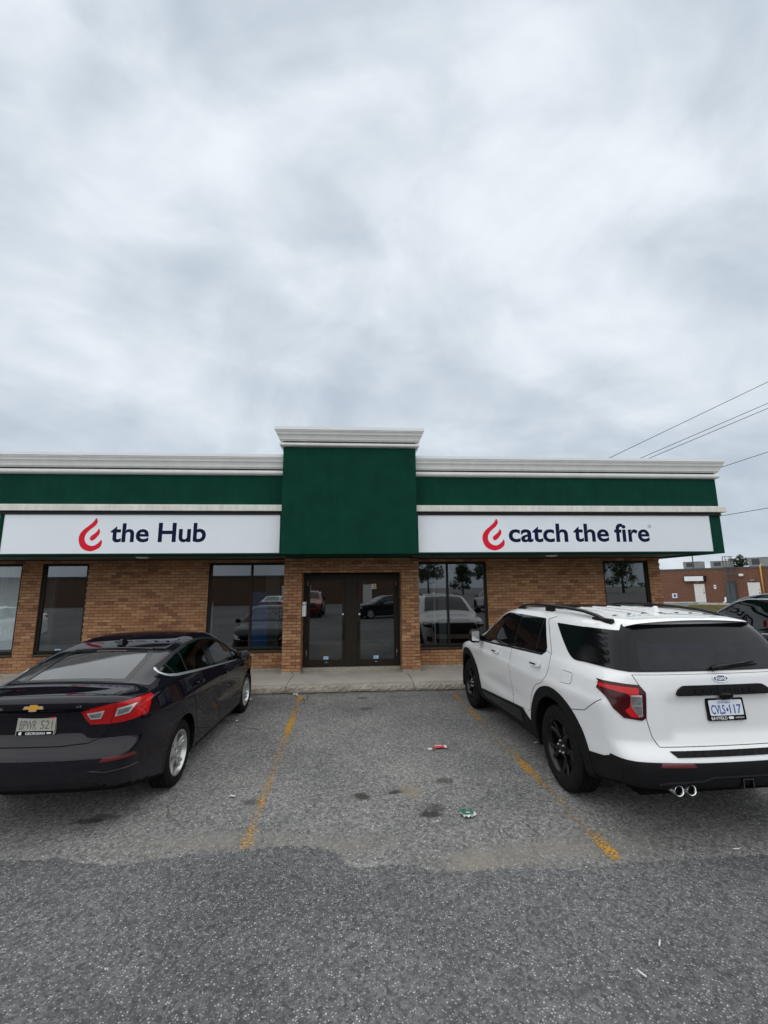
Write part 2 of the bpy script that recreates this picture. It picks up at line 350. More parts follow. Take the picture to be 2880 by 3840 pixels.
def asphalt_mat(name, base, dust, stone, stone_amt, stains=(), stone_scale=80, coarse=(.8, 1.2), bscale=.55, cracks=0.0):
    """binder + dust film + stones picked out cell by cell; stains are ellipses in world x,y with ragged rims"""
    m, t, b = new_mat(name); L = t.links.new; ge = N(t, 'ShaderNodeNewGeometry'); pos = ge.outputs['Position']
    big = N(t, 'ShaderNodeTexNoise'); big.inputs['Scale'].default_value = bscale; big.inputs['Detail'].default_value = 7; big.inputs['Roughness'].default_value = .62; L(pos, big.inputs['Vector'])
    rb = N(t, 'ShaderNodeMapRange'); rb.inputs['From Min'].default_value = .38; rb.inputs['From Max'].default_value = .66; L(big.outputs['Fac'], rb.inputs[0])
    mx = N(t, 'ShaderNodeMix', data_type='RGBA'); mx.inputs[6].default_value = (*base, 1); mx.inputs[7].default_value = (*dust, 1); L(rb.outputs[0], mx.inputs['Factor'])
    vo = N(t, 'ShaderNodeTexVoronoi'); vo.inputs['Scale'].default_value = stone_scale; L(pos, vo.inputs['Vector'])
    sep = N(t, 'ShaderNodeSeparateColor'); L(vo.outputs['Color'], sep.inputs[0])
    th = N(t, 'ShaderNodeMapRange'); th.inputs['From Min'].default_value = 1-stone_amt; th.inputs['From Max'].default_value = 1-stone_amt*.35; L(sep.outputs[0], th.inputs[0])
    ed = N(t, 'ShaderNodeMapRange'); ed.inputs['From Min'].default_value = .34/1; ed.inputs['From Max'].default_value = .22; L(vo.outputs['Distance'], ed.inputs[0])
    sm = N(t, 'ShaderNodeMath', operation='MULTIPLY'); L(th.outputs[0], sm.inputs[0]); L(ed.outputs[0], sm.inputs[1])
    m2 = N(t, 'ShaderNodeMix', data_type='RGBA'); L(mx.outputs[2], m2.inputs[6]); rs = N(t, 'ShaderNodeMapRange'); rs.inputs['To Min'].default_value = .38; rs.inputs['To Max'].default_value = 1.05; L(sep.outputs[2], rs.inputs[0]); ss = N(t, 'ShaderNodeVectorMath', operation='SCALE'); ss.inputs[0].default_value = stone; L(rs.outputs[0], ss.inputs['Scale']); L(ss.outputs[0], m2.inputs[7]); L(sm.outputs[0], m2.inputs['Factor'])
    fine = N(t, 'ShaderNodeTexNoise'); fine.inputs['Scale'].default_value = 95; fine.inputs['Detail'].default_value = 4; fine.inputs['Roughness'].default_value = .7; L(pos, fine.inputs['Vector'])
    rf = N(t, 'ShaderNodeMapRange'); rf.inputs['From Min'].default_value = .3; rf.inputs['From Max'].default_value = .7; rf.inputs['To Min'].default_value = .5; rf.inputs['To Max'].default_value = 1.5; L(fine.outputs['Fac'], rf.inputs[0])
    sc = N(t, 'ShaderNodeVectorMath', operation='SCALE'); L(m2.outputs[2], sc.inputs[0]); L(rf.outputs[0], sc.inputs['Scale'])
    v2 = N(t, 'ShaderNodeTexVoronoi'); v2.inputs['Scale'].default_value = 48; L(pos, v2.inputs['Vector']); sp2 = N(t, 'ShaderNodeSeparateColor'); L(v2.outputs['Color'], sp2.inputs[0])
    r3 = N(t, 'ShaderNodeMapRange'); r3.inputs['To Min'].default_value = coarse[0]; r3.inputs['To Max'].default_value = coarse[1]; L(sp2.outputs[1], r3.inputs[0])
    s3 = N(t, 'ShaderNodeVectorMath', operation='SCALE'); L(sc.outputs[0], s3.inputs[0]); L(r3.outputs[0], s3.inputs['Scale'])
    cur = s3.outputs[0]
    wob = N(t, 'ShaderNodeTexNoise'); wob.inputs['Scale'].default_value = 9; wob.inputs['Detail'].default_value = 6; wob.inputs['Roughness'].default_value = .7; L(pos, wob.inputs['Vector'])
    for (cx, cy, rx, ry, col, amt, soft) in stains:
        s1 = N(t, 'ShaderNodeVectorMath', operation='SUBTRACT'); L(pos, s1.inputs[0]); s1.inputs[1].default_value = (cx, cy, 0)
        s2 = N(t, 'ShaderNodeVectorMath', operation='DIVIDE'); L(s1.outputs[0], s2.inputs[0]); s2.inputs[1].default_value = (rx, ry, 1e3)
        le = N(t, 'ShaderNodeVectorMath', operation='LENGTH'); L(s2.outputs[0], le.inputs[0])
        w = N(t, 'ShaderNodeMath', operation='MULTIPLY_ADD'); L(wob.outputs['Fac'], w.inputs[0]); w.inputs[1].default_value = -1.9; L(le.outputs['Value'], w.inputs[2])
        mr = N(t, 'ShaderNodeMapRange'); mr.inputs['From Min'].default_value = 0.05; mr.inputs['From Max'].default_value = 0.05-soft; mr.inputs['To Max'].default_value = amt; L(w.outputs[0], mr.inputs[0])
        mm = N(t, 'ShaderNodeMix', data_type='RGBA'); L(mr.outputs[0], mm.inputs['Factor']); L(cur, mm.inputs[6]); mm.inputs[7].default_value = (*col, 1); cur = mm.outputs[2]
    if cracks:
        wv = N(t, 'ShaderNodeTexNoise'); wv.inputs['Scale'].default_value = 2.2; wv.inputs['Detail'].default_value = 5; L(pos, wv.inputs['Vector'])
        wm = N(t, 'ShaderNodeVectorMath', operation='MULTIPLY_ADD'); L(wv.outputs['Color'], wm.inputs[0]); wm.inputs[1].default_value = (.55, .55, 0); L(pos, wm.inputs[2])
        ve = N(t, 'ShaderNodeTexVoronoi', feature='DISTANCE_TO_EDGE'); ve.inputs['Scale'].default_value = .48; L(wm.outputs[0], ve.inputs['Vector'])
        ce = N(t, 'ShaderNodeMapRange'); ce.inputs['From Min'].default_value = .0055; ce.inputs['From Max'].default_value = .001; L(ve.outputs['Distance'], ce.inputs[0])
        cm = N(t, 'ShaderNodeTexNoise'); cm.inputs['Scale'].default_value = .8; cm.inputs['Detail'].default_value = 3; L(pos, cm.inputs['Vector']); cg = N(t, 'ShaderNodeMapRange'); cg.inputs['From Min'].default_value = .52; cg.inputs['From Max'].default_value = .64; cg.inputs['To Max'].default_value = cracks; L(cm.outputs['Fac'], cg.inputs[0])
        cf = N(t, 'ShaderNodeMath', operation='MULTIPLY'); L(ce.outputs[0], cf.inputs[0]); L(cg.outputs[0], cf.inputs[1]); mm = N(t, 'ShaderNodeMix', data_type='RGBA'); L(cf.outputs[0], mm.inputs['Factor']); L(cur, mm.inputs[6]); mm.inputs[7].default_value = (.03, .03, .03, 1); cur = mm.outputs[2]
    L(cur, b.inputs['Base Color']); b.inputs['Roughness'].default_value = .88; b.inputs['Specular IOR Level'].default_value = .35
    bp = N(t, 'ShaderNodeBump'); bp.inputs['Strength'].default_value = .7; bp.inputs['Distance'].default_value = .006; L(fine.outputs['Fac'], bp.inputs['Height']); L(bp.outputs[0], b.inputs['Normal'])
OIL = (0.022, 0.019, 0.016); DUST = (0.27, 0.235, 0.18)
def stain(X, Y, rx, ry, col=OIL, amt=.85, soft=.5, k=1700/1659, o=(700, 2550)):
    p = onZ(o[0]+X*k, o[1]+Y*k); return (p.x, p.y, rx, ry, col, amt, soft)
st = [stain(643, 427, .11, .10), stain(766, 410, .12, .06), stain(945, 369, .11, .09, amt=.6), stain(905, 468, .15, .10, amt=.6), stain(893, 492, .12, .07),
      stain(235, 446, .12, .08, amt=.5), stain(655, 105, .16, .14, amt=.5), stain(640, 66, .12, .12, amt=.6),
      stain(820, 405, .14, .16, (0.22, 0.18, 0.13), .7, .6), stain(1050, 665, .30, .16, DUST, .55, .9), stain(1180, 640, .8, .22, (0.2, 0.185, .155), .55, .8), stain(1500, 600, .7, .25, (0.2, 0.185, .155), .5, .8),
      stain(60, 590, 1.0, .2, (0.21, 0.195, .165), .5, .8), stain(560, 600, .7, .25, (0.2, 0.185, .155), .45, .8),
      stain(150, 152, .3, .12, amt=.45), stain(-300, 505, .16, .08, amt=.6), stain(-365, 518, .16, .06, amt=.7), (0, 8.93, 16, .10, (.045, .04, .034), .45, .9)]
asphalt_mat('asphalt_old', (0.132, 0.130, 0.128), (0.218, 0.212, 0.198), (0.60, 0.59, 0.57), .50, st, 62, (.56, 1.44), .55, .8)
asphalt_mat('asphalt_new', (0.070, 0.070, 0.072), (0.136, 0.135, 0.132), (0.60, 0.60, 0.59), .75, [], 70, (.62, 1.38), .33)
asphalt_mat('asphalt_far', (0.13, 0.13, 0.128), (0.16, 0.16, 0.15), (0.3, 0.3, 0.3), .2, [], 40)

def worn_paint(name, col, cover=.5):
    m, t, b = new_mat(name); L = t.links.new; ge = N(t, 'ShaderNodeNewGeometry')
    out = t.nodes['Material Output']; tr = N(t, 'ShaderNodeBsdfTransparent'); mx = N(t, 'ShaderNodeMixShader')
    n = N(t, 'ShaderNodeTexNoise'); n.inputs['Scale'].default_value = 1.05; n.inputs['Detail'].default_value = 2; L(ge.outputs['Position'], n.inputs['Vector'])
    n2 = N(t, 'ShaderNodeTexNoise'); n2.inputs['Scale'].default_value = 42; n2.inputs['Detail'].default_value = 5; n2.inputs['Roughness'].default_value = .75; L(ge.outputs['Position'], n2.inputs['Vector'])
    at = N(t, 'ShaderNodeAttribute', attribute_name='cover')
    a = N(t, 'ShaderNodeMath', operation='ADD'); n3 = N(t, 'ShaderNodeMath', operation='MULTIPLY_ADD'); L(n2.outputs['Fac'], n3.inputs[0]); n3.inputs[1].default_value = 1.6; n3.inputs[2].default_value = -.35; L(n3.outputs[0], a.inputs[0]); L(at.outputs['Fac'], a.inputs[1])
    a2 = N(t, 'ShaderNodeMath', operation='MULTIPLY_ADD'); L(n.outputs['Fac'], a2.inputs[0]); a2.inputs[1].default_value = .25; L(a.outputs[0], a2.inputs[2])
    r = N(t, 'ShaderNodeMapRange'); r.inputs['From Min'].default_value = .96; r.inputs['From Max'].default_value = 1.06; L(a2.outputs[0], r.inputs[0])
    L(r.outputs[0], mx.inputs[0]); L(tr.outputs[0], mx.inputs[1]); L(b.outputs[0], mx.inputs[2]); L(mx.outputs[0], out.inputs[0])
    b.inputs['Base Color'].default_value = (*col, 1); b.inputs['Roughness'].default_value = .75
worn_paint('yellow_paint', (0.50, 0.265, 0.035))
pmat('far_brick', (0.165, 0.075, 0.045), 0.9, var=0.22, vscale=5, bump=.2, bscale=60)
pmat('far_building_brick', (0.12, 0.07, 0.05), 0.9, var=0.2, vscale=5)
pmat('far_dark', (0.05, 0.055, 0.06), 0.6)
pmat('slate', (0.055, 0.07, 0.078), 0.5)
pmat('unit_grey', (0.25, 0.25, 0.23), 0.6, var=.1)
pmat('yellow_pipe', (0.50, 0.26, 0.05), 0.5)
pmat('bark', (0.08, 0.06, 0.045), 0.9)
pmat('foliage', (0.040, 0.062, 0.022), 0.8, var=.35, vscale=1.5)
pmat('foliage_dark', (0.022, 0.036, 0.016), 0.8, var=.35, vscale=1.5)
pmat('lawn', (0.075, 0.085, 0.028), 0.95, var=.35, vscale=1.2)
pmat('dry_grass', (0.16, 0.13, 0.05), 0.95, var=.3, vscale=2)
# ------------------------------------------------------------------ ground
Y_CURB, Z_WALK = 8.95, 0.136
g = MB(); R = 900.0
g.add([(-R, -R, -0.012), (R, -R, -0.012), (R, R, -0.012), (-R, R, -0.012)], [(0, 1, 2, 3)])
tag(obj('ground', g, 'asphalt_far'), kind='structure')
g = MB(); g.add([(-30, -30, 0), (26, -30, 0), (26, 30, 0), (-30, 30, 0)], [(0, 1, 2, 3)])
tag(obj('parking_lot', g, 'asphalt_old'), kind='structure')
# newer, coarser asphalt of the driving aisle with its ragged feathered edge
edge_px = [(0,133),(60,134),(130,125),(180,139),(230,142),(280,139),(400,121),(460,117),(500,113),(560,104),(640,102),(690,104),(715,111),(730,120),(745,136),(760,146),(780,150),(800,149),(820,142),(840,140),(870,143),(900,144),(930,155),(950,159),(1010,158),(1080,151),(1160,150),(1250,150),(1350,139),(1450,131),(1560,126),(1659,121)]
edge = [onZ(x/.576, 3000+y/.576) for x, y in edge_px]
pts = [(e.x, e.y) for e in edge]
fine = []
for (a, b) in zip(pts[:-1], pts[1:]):
    n = max(1, int(math.hypot(b[0]-a[0], b[1]-a[1])/.025))
    for i in range(n):
        t = i/n; fine.append((a[0]+(b[0]-a[0])*t, a[1]+(b[1]-a[1])*t+random.gauss(0, .013)))
lx, rx = fine[0], pts[-1]
left = [(-29, lx[1]-.1)]+[(x, lx[1]+.08*math.sin(x*1.7)+random.gauss(0, .01)) for x in np.linspace(-28, lx[0]-.1, 80)]
right = [(x, rx[1]+.10*math.sin(x*1.3)+random.gauss(0, .01)) for x in np.linspace(rx[0]+.1, 25, 80)]
out = left+fine+[rx]+right
n = len(out); v = [(x, y, .0045) for x, y in out]+[(x, y+.012, -.004) for x, y in out]+[(x, -29.0, .0045) for x, y in out]
f = [(i, i+1, n+i+1, n+i) for i in range(n-1)]+[(i, 2*n+i, 2*n+i+1, i+1) for i in range(n-1)]
g = MB(); g.add(v, f); tag(obj('aisle_asphalt', g, 'asphalt_new', recalc=False), kind='structure')
# yellow bay lines, worn in patches
def bay_line(px, seed, covers, label, off=None):
    A, B = [Vector(onZ(u, v)) for u, v in px]
    if off is not None: A, B = A+Vector(off), B+Vector(off)
    d = (B-A).normalized(); s = Vector((-d.y, d.x, 0))*.052; n = 60; v = []; cov = []
    r = random.Random(seed)
    for i in range(n+1):
        p = A.lerp(B, i/n); w = 1+r.uniform(-.12, .12)
        for k in (-1, 0, 1):
            v.append((p.x+s.x*k*w, p.y+s.y*k*w, .004)); cov.append(float(np.interp(i/n, covers[0], covers[1]))+.0+r.uniform(-.04, .04)-.05*abs(k))
    f = [(i*3+k, i*3+k+1, i*3+k+4, i*3+k+3) for i in range(n) for k in (0, 1)]
    me = bpy.data.meshes.new('bay_line'); me.from_pydata(v, [], f); a = me.attributes.new('cover', 'FLOAT', 'POINT'); a.data.foreach_set('value', cov)
    o = link('bay_line', me, 'yellow_paint'); tag(o, label, 'road marking', 'yellow bay lines'); return o
bay_line([(1128, 2612), (914, 3192)], 1, ([0, .05, .1, .17, .24, .27, .30, .36, .42, .46, .55, .68, .8, .9, 1], [.5, .5, .38, .36, .44, .42, .52, .54, .48, .38, .37, .31, .38, .36, .46]), 'worn yellow bay line beside the black sedan')
bay_line([(1700, 2600), (2318, 3226)], 2, ([0, .08, .12, .2, .23, .32, .36, .42, .55, .6, .68, .76, .84, .9, .96, 1], [.40, .42, .31, .30, .46, .44, .32, .28, .31, .40, .50, .36, .28, .31, .47, .44]), 'worn yellow bay line beside the white SUV')
# sidewalk of cast slabs, worn aggregate at the front edge
walk = MB(); walk.box(-15.9, 14.9, Y_CURB+.06, 10.75, 0.01, .08)
walk = obj('sidewalk', walk, 'concrete'); tag(walk, kind='structure')
xj = [-16.0, -12.2, -9.5, -6.8, -4.05, onZ(1070, 2575, .136).x, onZ(1556, 2568, .136).x, 3.85, 6.55, 9.2, 12, 15.0]
for a, b in zip(xj[:-1], xj[1:]):
    a += .007; b -= .007; nx = max(8, int((b-a)/.05)); rows = [(Y_CURB+.006, 0.012), (Y_CURB, .05), (Y_CURB+.004, .10), (Y_CURB+.022, .125), (Y_CURB+.06, Z_WALK), (Y_CURB+.16, Z_WALK+.001), (9.6, Z_WALK+.003), (10.74, Z_WALK+.006)]
    v = []; 
    for i in range(nx+1):
        x = a+(b-a)*i/nx; e = min(i, nx-i); cut = .012*max(0, 2-e)
        for j, (y, z) in enumerate(rows):
            jit = .012 if j in (1, 2, 3, 4) else 0
            v.append((x, y+random.gauss(0, jit*.6)+(cut if j < 5 else 0), z+(random.gauss(0, .004) if j in (2, 3, 4) else 0)-(cut*.3 if j in (3, 4) else 0)))
    m = len(rows); f = [(i*m+j, (i+1)*m+j, (i+1)*m+j+1, i*m+j+1) for i in range(nx) for j in range(m-1)]
    f += [tuple(range(m-1, -1, -1)), tuple(nx*m+j for j in range(m))]
    mb = MB(); mb.add(v, f); o = obj('slab', mb, 'concrete', walk); o.data.materials.append(MATS['exposed_concrete'])
    for p in o.data.polygons:
        if p.center.y < Y_CURB+.115: p.material_index = 1
# ------------------------------------------------------------------ the shop building
YW, YP, YF, YT = 10.60, 10.08, 9.0, 8.75      # wall, entrance surround, fascia, tower faces
XR, XL = 7.67, -14.0                           # brick corner, left end (out of view)
XFR = 8.03                                     # fascia corner
ZS = 2.665                                     # soffit
BL, BH = .2043, .0667                          # brick module
bld = thing('shop_building', 'single-storey brown brick shop unit with green stucco fascia and central tower', 'building', (0, YW, 0))
X0, X1 = -1.60, -1.60+15*BL                    # entrance surround
DX0, DX1, ZHEAD = X0+2*BL, X1-2*BL, .202+32*BH # door opening
ZSILL = .575; ZWT = 2.60
WIN = [(-9.6, -7.60, 'left'), (-7.16, -6.15, 'one'), (-3.42, X0+.06, 'two'), (X1-.06, 3.21, 'two'), (6.18, 7.36, 'one')]
# wall core (mortar) pierced by the openings
def wall_core(mb, xa, xb, z0, z1, holes, y0, y1):
    xs = sorted({xa, xb, *[h[0] for h in holes], *[h[1] for h in holes]}); zs = sorted({z0, z1, *[h[2] for h in holes], *[h[3] for h in holes]})
    for a, b in zip(xs[:-1], xs[1:]):
        for c, d in zip(zs[:-1], zs[1:]):
            mx, mz = (a+b)/2, (c+d)/2
            if not any(h[0] < mx < h[1] and h[2] < mz < h[3] for h in holes): mb.box(a, b, y0, y1, c, d)
holes = [(a, b, ZSILL-.02, ZWT) for a, b, _ in WIN]
core = MB(); wall_core(core, XL, XR-.012, .0, 2.9, holes+[(DX0-.15, DX1+.15, .0, ZHEAD+.06)], YW+.008, YW+.20)
core = obj('wall', core, 'mortar', bld)
tones = lambda: random.random()
def bricks(mb, xa, xb, z0, z1, yf, holes=(), depth=.09, phase=0, collect=None, zone=None, axis='x'):
    """running bond face bricks; returns via mb, or through collect(x0,x1,z0,z1) for the separately built ones"""
    k = 0; z = z0
    while z+BH*.5 < z1:
        zt = min(z+BH-.0095, z1); x = xa-((k+phase) % 2)*BL/2
        while x < xb:
            a, b = max(x+.0045, xa), min(x+BL-.0045, xb)
            parts = [(a, b)]
            for h in holes:
                if zt > h[2]+.01 and z < h[3]-.01:
                    q = []
                    for (p0, p1) in parts:
                        if p1 <= h[0] or p0 >= h[1]: q.append((p0, p1)); continue
                        if p0 < h[0]: q.append((p0, h[0]-.002))
                        if p1 > h[1]: q.append((h[1]+.002, p1))
                    parts = q
            for p0, p1 in parts:
                if p1-p0 < .02: continue
                if collect is not None and collect(p0, p1, z, zt): continue
                dy = random.gauss(0, .0022); dz = random.gauss(0, .0009)
                if axis == 'x': mb.box(p0, p1, yf+dy, yf+depth, z+dz, zt+dz, tones())
                elif axis == 'yr': mb.box(yf-depth, yf+dy, p0, p1, z+dz, zt+dz, tones())
                else: mb.box(yf+dy, yf+depth, p0, p1, z+dz, zt+dz, tones())
            x += BL
        z += BH; k += 1
# separately built bricks share one mesh per length
BM = {}
def brick_mesh(length, h):
    key = (round(length, 3), round(h, 3))
    if key not in BM:
        lst = []
        for q in range(3):
            mb = MB(); L2, H2, D = key[0]/2, key[1]/2, .09; j = lambda s: random.gauss(0, s)
            c = .003
            v = [(-L2+c, 0+j(.001), -H2+c), (L2-c, j(.001), -H2+c), (L2-c, j(.001), H2-c), (-L2+c, j(.001), H2-c)]
            v += [(-L2+j(.0012), c+.001, -H2+j(.0008)), (L2+j(.0012), c+.001, -H2+j(.0008)), (L2+j(.0012), c+.001, H2+j(.0008)), (-L2+j(.0012), c+.001, H2+j(.0008))]
            v += [(-L2, D, -H2), (L2, D, -H2), (L2, D, H2), (-L2, D, H2)]
            f = [(0, 1, 2, 3)]+[(i, i+4, (i+1) % 4+4, (i+1) % 4) for i in range(4)]+[(i+4, i+8, (i+1) % 4+8, (i+1) % 4+4) for i in range(4)]
            mb.add(v, f); me = mesh_from('brick', mb); me.materials.append(MATS['brick']); lst.append(me)
        BM[key] = lst
    return random.choice(BM[key])
NB = [0]
def put_brick(parent, yf):
    def fn(a, b, z, zt):
        if NB[0] >= 296: return False
        NB[0] += 1
        o = bpy.data.objects.new('brick', brick_mesh(b-a, zt-z)); COL.objects.link(o); o.parent = parent; o.matrix_parent_inverse = WM(parent).inverted()
        o.location = ((a+b)/2, yf+random.gauss(0, .002), (z+zt)/2+random.gauss(0, .0008)); o.rotation_euler = (random.gauss(0, .008), 0, random.gauss(0, .006)); return True
    return fn
# entrance surround: two piers and the head between them
sur = MB(); yb = YP+.012
for a, b in ((X0, DX0), (DX1, X1)): sur.box(a+.012, b-.012, yb, YW+.01, .13, ZS)
sur.box(DX0-.011, DX1+.011, yb, YW+.02, ZHEAD+.014, ZS)
sur = obj('entrance_surround', sur, 'mortar', bld)
for a, b in ((X0, DX0), (DX1, X1)):
    for p0, p1 in ((a+.003, (a*.4+b*.6)-.006), ((a*.4+b*.6)+.004, b-.004)):
        base = MB(); base.box(p0, p1, YP+.005, YW, .12, .197); obj('footing_block', base, 'exposed_concrete', sur, bevel=.006)
rest = MB()
bricks(rest, X0, DX0, .202, ZHEAD, YP, collect=put_brick(sur, YP)); bricks(rest, DX1, X1, .202, ZHEAD, YP, collect=put_brick(sur, YP))
bricks(rest, X0, X1, ZHEAD, ZS, YP, collect=put_brick(sur, YP))
# returns of the piers (inside the doorway and outside)
for xf, ax in ((X0, 'y'), (DX1, 'y')): bricks(rest, YP+.10, YW, .202, ZS if xf == X0 else ZHEAD, xf, depth=.05, axis='y')
for xf, ax in ((DX0, 'yr'), (X1, 'yr')): bricks(rest, YP+.10, YW, .202, ZS if xf == X1 else ZHEAD, xf, depth=.05, axis='yr')
# the low wall under the windows beside the entrance, brick by brick as far as the count allows
zb = .202
bw = MB()
bricks(bw, X1+.004, WIN[3][1], zb, ZSILL-.02, YW, collect=put_brick(core, YW), phase=1)
bricks(bw, WIN[2][0], X0-.004, zb, ZSILL-.02, YW, collect=put_brick(core, YW), phase=1)
hs = holes+[(X0, X1, 0, 3)]+[(WIN[3][0], WIN[3][1], 0, ZSILL-.02), (WIN[2][0], WIN[2][1], 0, ZSILL-.02)]
bricks(bw, XL, XR, zb, ZS+.03, YW, hs, phase=1)
for z0 in (zb,): bricks(bw, YW+.1, 16, zb, 2.9, XR, axis='yr')
# window reveals
for a, b, _ in WIN:
    if a > X0 and a < X1 or b > X0 and b < X1: continue
o = obj('brickwork', rest, 'brick_tone', bld, tone=True); tag(o, kind='stuff')
o = obj('brickwork', bw, 'brick_tone', bld, tone=True); tag(o, kind='stuff')
ft = MB(); ft.box(XL, X0-.004, YW+.004, YW+.1, .1, .195); ft.box(X1+.004, XR-.004, YW+.004, YW+.1, .1, .195)
obj('wall_footing', ft, 'exposed_concrete', bld, bevel=.006)
# ---- windows
def window(a, b, kind):
    fr = MB(); y0, y1 = YW+.045, YW+.115; w = .055
    fr.box(a, b, y0, y1, ZSILL+.035, ZSILL+.085); fr.box(a, b, y0, y1, ZWT-.055, ZWT)
    fr.box(a, a+w, y0, y1, ZSILL+.085, ZWT-.055); fr.box(b-w, b, y0, y1, ZSILL+.085, ZWT-.055)
    W = obj('window', fr, 'bronze', bld, bevel=.003)
    s = MB(); s.prism([(YW-.035, ZSILL-.018), (YW+.12, ZSILL-.018), (YW+.12, ZSILL+.033), (YW-.02, ZSILL+.012), (YW-.035, ZSILL+.008)], lambda p, q, d: (d, p, q), a+.003, b-.003)
    obj('sill', s, 'bronze_sill', W)
    ms = [(a+b)/2+(.0 if kind == 'two' else 0)] if kind == 'two' else []
    if kind == 'two' and a < 0: ms = [-2.44]
    if kind == 'two' and a > 0: ms = [2.25]
    for mx in ms:
        mm = MB(); mm.box(mx-.024, mx+.024, y0-.004, y1+.002, ZSILL+.086, ZWT-.056); obj('mullion', mm, 'bronze', W, bevel=.003)
    xs = [a+w]+[q for mx in ms for q in (mx-.024, mx+.024)]+[b-w]
    for p, q in zip(xs[0::2], xs[1::2]):
        g = MB(); g.add([(p-.008, YW+.078, ZSILL+.078), (q+.008, YW+.078, ZSILL+.078), (q+.008, YW+.080, ZWT-.048), (p-.008, YW+.080, ZWT-.048)], [(0, 1, 2, 3)])
        obj('pane', g, 'shop_glass_clear' if kind == 'left' else 'shop_glass', W)
    return W
wins = [window(*w) for w in WIN]
# ---- double door with solid middle panel
YD = YP+.40; zd0, zd1 = .215, ZHEAD-.012
fr = MB(); fr.box(DX0+.003, DX1-.003, YD, YD+.09, zd1-.09, zd1); fr.box(DX0+.003, DX0+.075, YD, YD+.09, zd0, zd1-.09); fr.box(DX1-.075, DX1-.003, YD, YD+.09, zd0, zd1-.09)
dfr = obj('door_frame', fr, 'bronze', bld, bevel=.004)
xm0, xm1 = onY(1294, 2330, YD).x, onY(1340, 2330, YD).x
pn = MB(); pn.box(xm0, xm1, YD+.005, YD+.085, zd0, zd1-.091); obj('centre_panel', pn, 'bronze', dfr, bevel=.004)
th = MB(); th.box(DX0+.004, DX1-.004, YD-.06, YD+.16, .12, .212); obj('threshold', th, 'exposed_concrete', bld, bevel=.01)
sh = MB(); sh.box(xm0+.03, xm1-.03, YD-.004, YD+.004, zd0+.003, zd0+.045); obj('floor_bolt_cover', sh, 'bronze', dfr)
lk = .0
for side, (a, b) in ((-1, (DX0+.078, xm0-.004)), (1, (xm1+.004, DX1-.078))):
    d = MB(); st = .088; y0, y1 = YD+.012, YD+.062; zt = zd1-.095
    d.box(a, a+st*.75, y0, y1, zd0+.006, zt); d.box(b-st*.75, b, y0, y1, zd0+.006, zt); d.box(a+st*.75, b-st*.75, y0, y1, zt-.07, zt); d.box(a+st*.75, b-st*.75, y0, y1, zd0+.006, zd0+.155)
    D = obj('door', d, 'bronze', bld, bevel=.003)
    g = MB(); g.add([(a+st*.7, y0+.022, zd0+.15), (b-st*.7, y0+.022, zd0+.15), (b-st*.7, y0+.022, zt-.065), (a+st*.7, y0+.022, zt-.065)], [(0, 1, 2, 3)]); obj('pane', g, 'shop_glass', D)
    hx = b-.045 if side < 0 else a+.045
    h = MB(); h.tube([(hx, y0-.002, 1.36-.17), (hx, y0-.055, 1.36-.17), (hx, y0-.06, 1.0), (hx, y0-.055, .83), (hx, y0-.002, .83)], .016, 8); obj('handle', autosmooth(link('x', mesh_from('handle', h))).data and h, 'bronze', D) if False else obj('handle', h, 'bronze', D, smooth=True)
    c = MB(); c.lathe([(.0, -.012), (.021, -.012), (.024, 0), (.024, .006)], lambda p, q, r: (hx, y0+r-.006, 1.385) if False else (hx+p, y0+r-.004, 1.385+q), 20); obj('lock', c, 'white_plastic', D, smooth=True)
    for hz in (zd0+.30, zt-.12):
        xh = a+.006 if side < 0 else b-.006
        hg = MB(); hg.tube([(xh, y0-.008, hz-.07), (xh, y0-.008, hz+.07)], .008, 8); obj('hinge', hg, 'steel', D, smooth=True)
    pl = MB(); cx = (a+b)/2+(.02 if side < 0 else -.03); pl.lathe([(.0, -.006), (.03, -.006), (.034, 0)], lambda p, q, r: (cx+p, y0+r, zd0+.10+q*.35), 18); obj('floor_lock', pl, 'steel', D)
def door_card(name, px, mat, label, cat, y, group=None, tilt=0.0):
    (u0, v0), (u1, v1) = px; p, q = onY(u0, v0, y), onY(u1, v1, y)
    mb = MB(); mb.cbox(((p.x+q.x)/2, y, (p.z+q.z)/2), (abs(q.x-p.x), .003, abs(q.z-p.z)), Matrix.Rotation(tilt, 3, 'Y'))
    o = obj(name, mb, mat); tag(o, label, cat, group); return o, p, q
z5 = lambda X, Y: (1000+X/2.074, 2050+Y/2.074)
YG = YD+.012+.022-.004
c1, p, q = door_card('number_card', (z5(812, 291), z5(852, 328)), 'number_card', 'cream card with black number 12 on the door glass', 'number plate', YG, tilt=rad(-3))
me = text_fit('digits', '12', frame_M((p.x+.012, YG-.0035, q.z+.014), (1, 0, .06), (0, 0, 1)), abs(q.x-p.x)-.03, abs(p.z-q.z)-.03, bold=.02, extrude=.001); link('digits', me, 'black_metal', c1)
for nm, px, lab in (('notice', (z5(441, 853), z5(480, 877)), 'pale blue paper notice low on the door glass beside the white mailbox'), ('notice', (z5(831, 846), z5(870, 871)), 'pale blue paper notice low on the door glass under number 12')):
    o, p, q = door_card(nm, px, 'paper', lab, 'notice', YG, 'blue notices on the glass')
    k = MB(); zz = (p.z+q.z)/2
    for i in range(3): k.box(p.x+.03, q.x-.05-.02*i, YG-.004, YG-.003, zz-.015+.015*i, zz-.009+.015*i)
    obj('print', k, 'print_blue', o)
o, p, q = door_card('notice', ((205, 2434), (227, 2446)), 'paper', 'pale blue paper notice at the foot of the narrow window above the black sedan', 'notice', YW+.072, 'blue notices on the glass')
k = MB(); k.box(p.x+.04, q.x-.04, YW+.069, YW+.070, q.z+.03, q.z+.045); obj('print', k, 'print_blue', o)
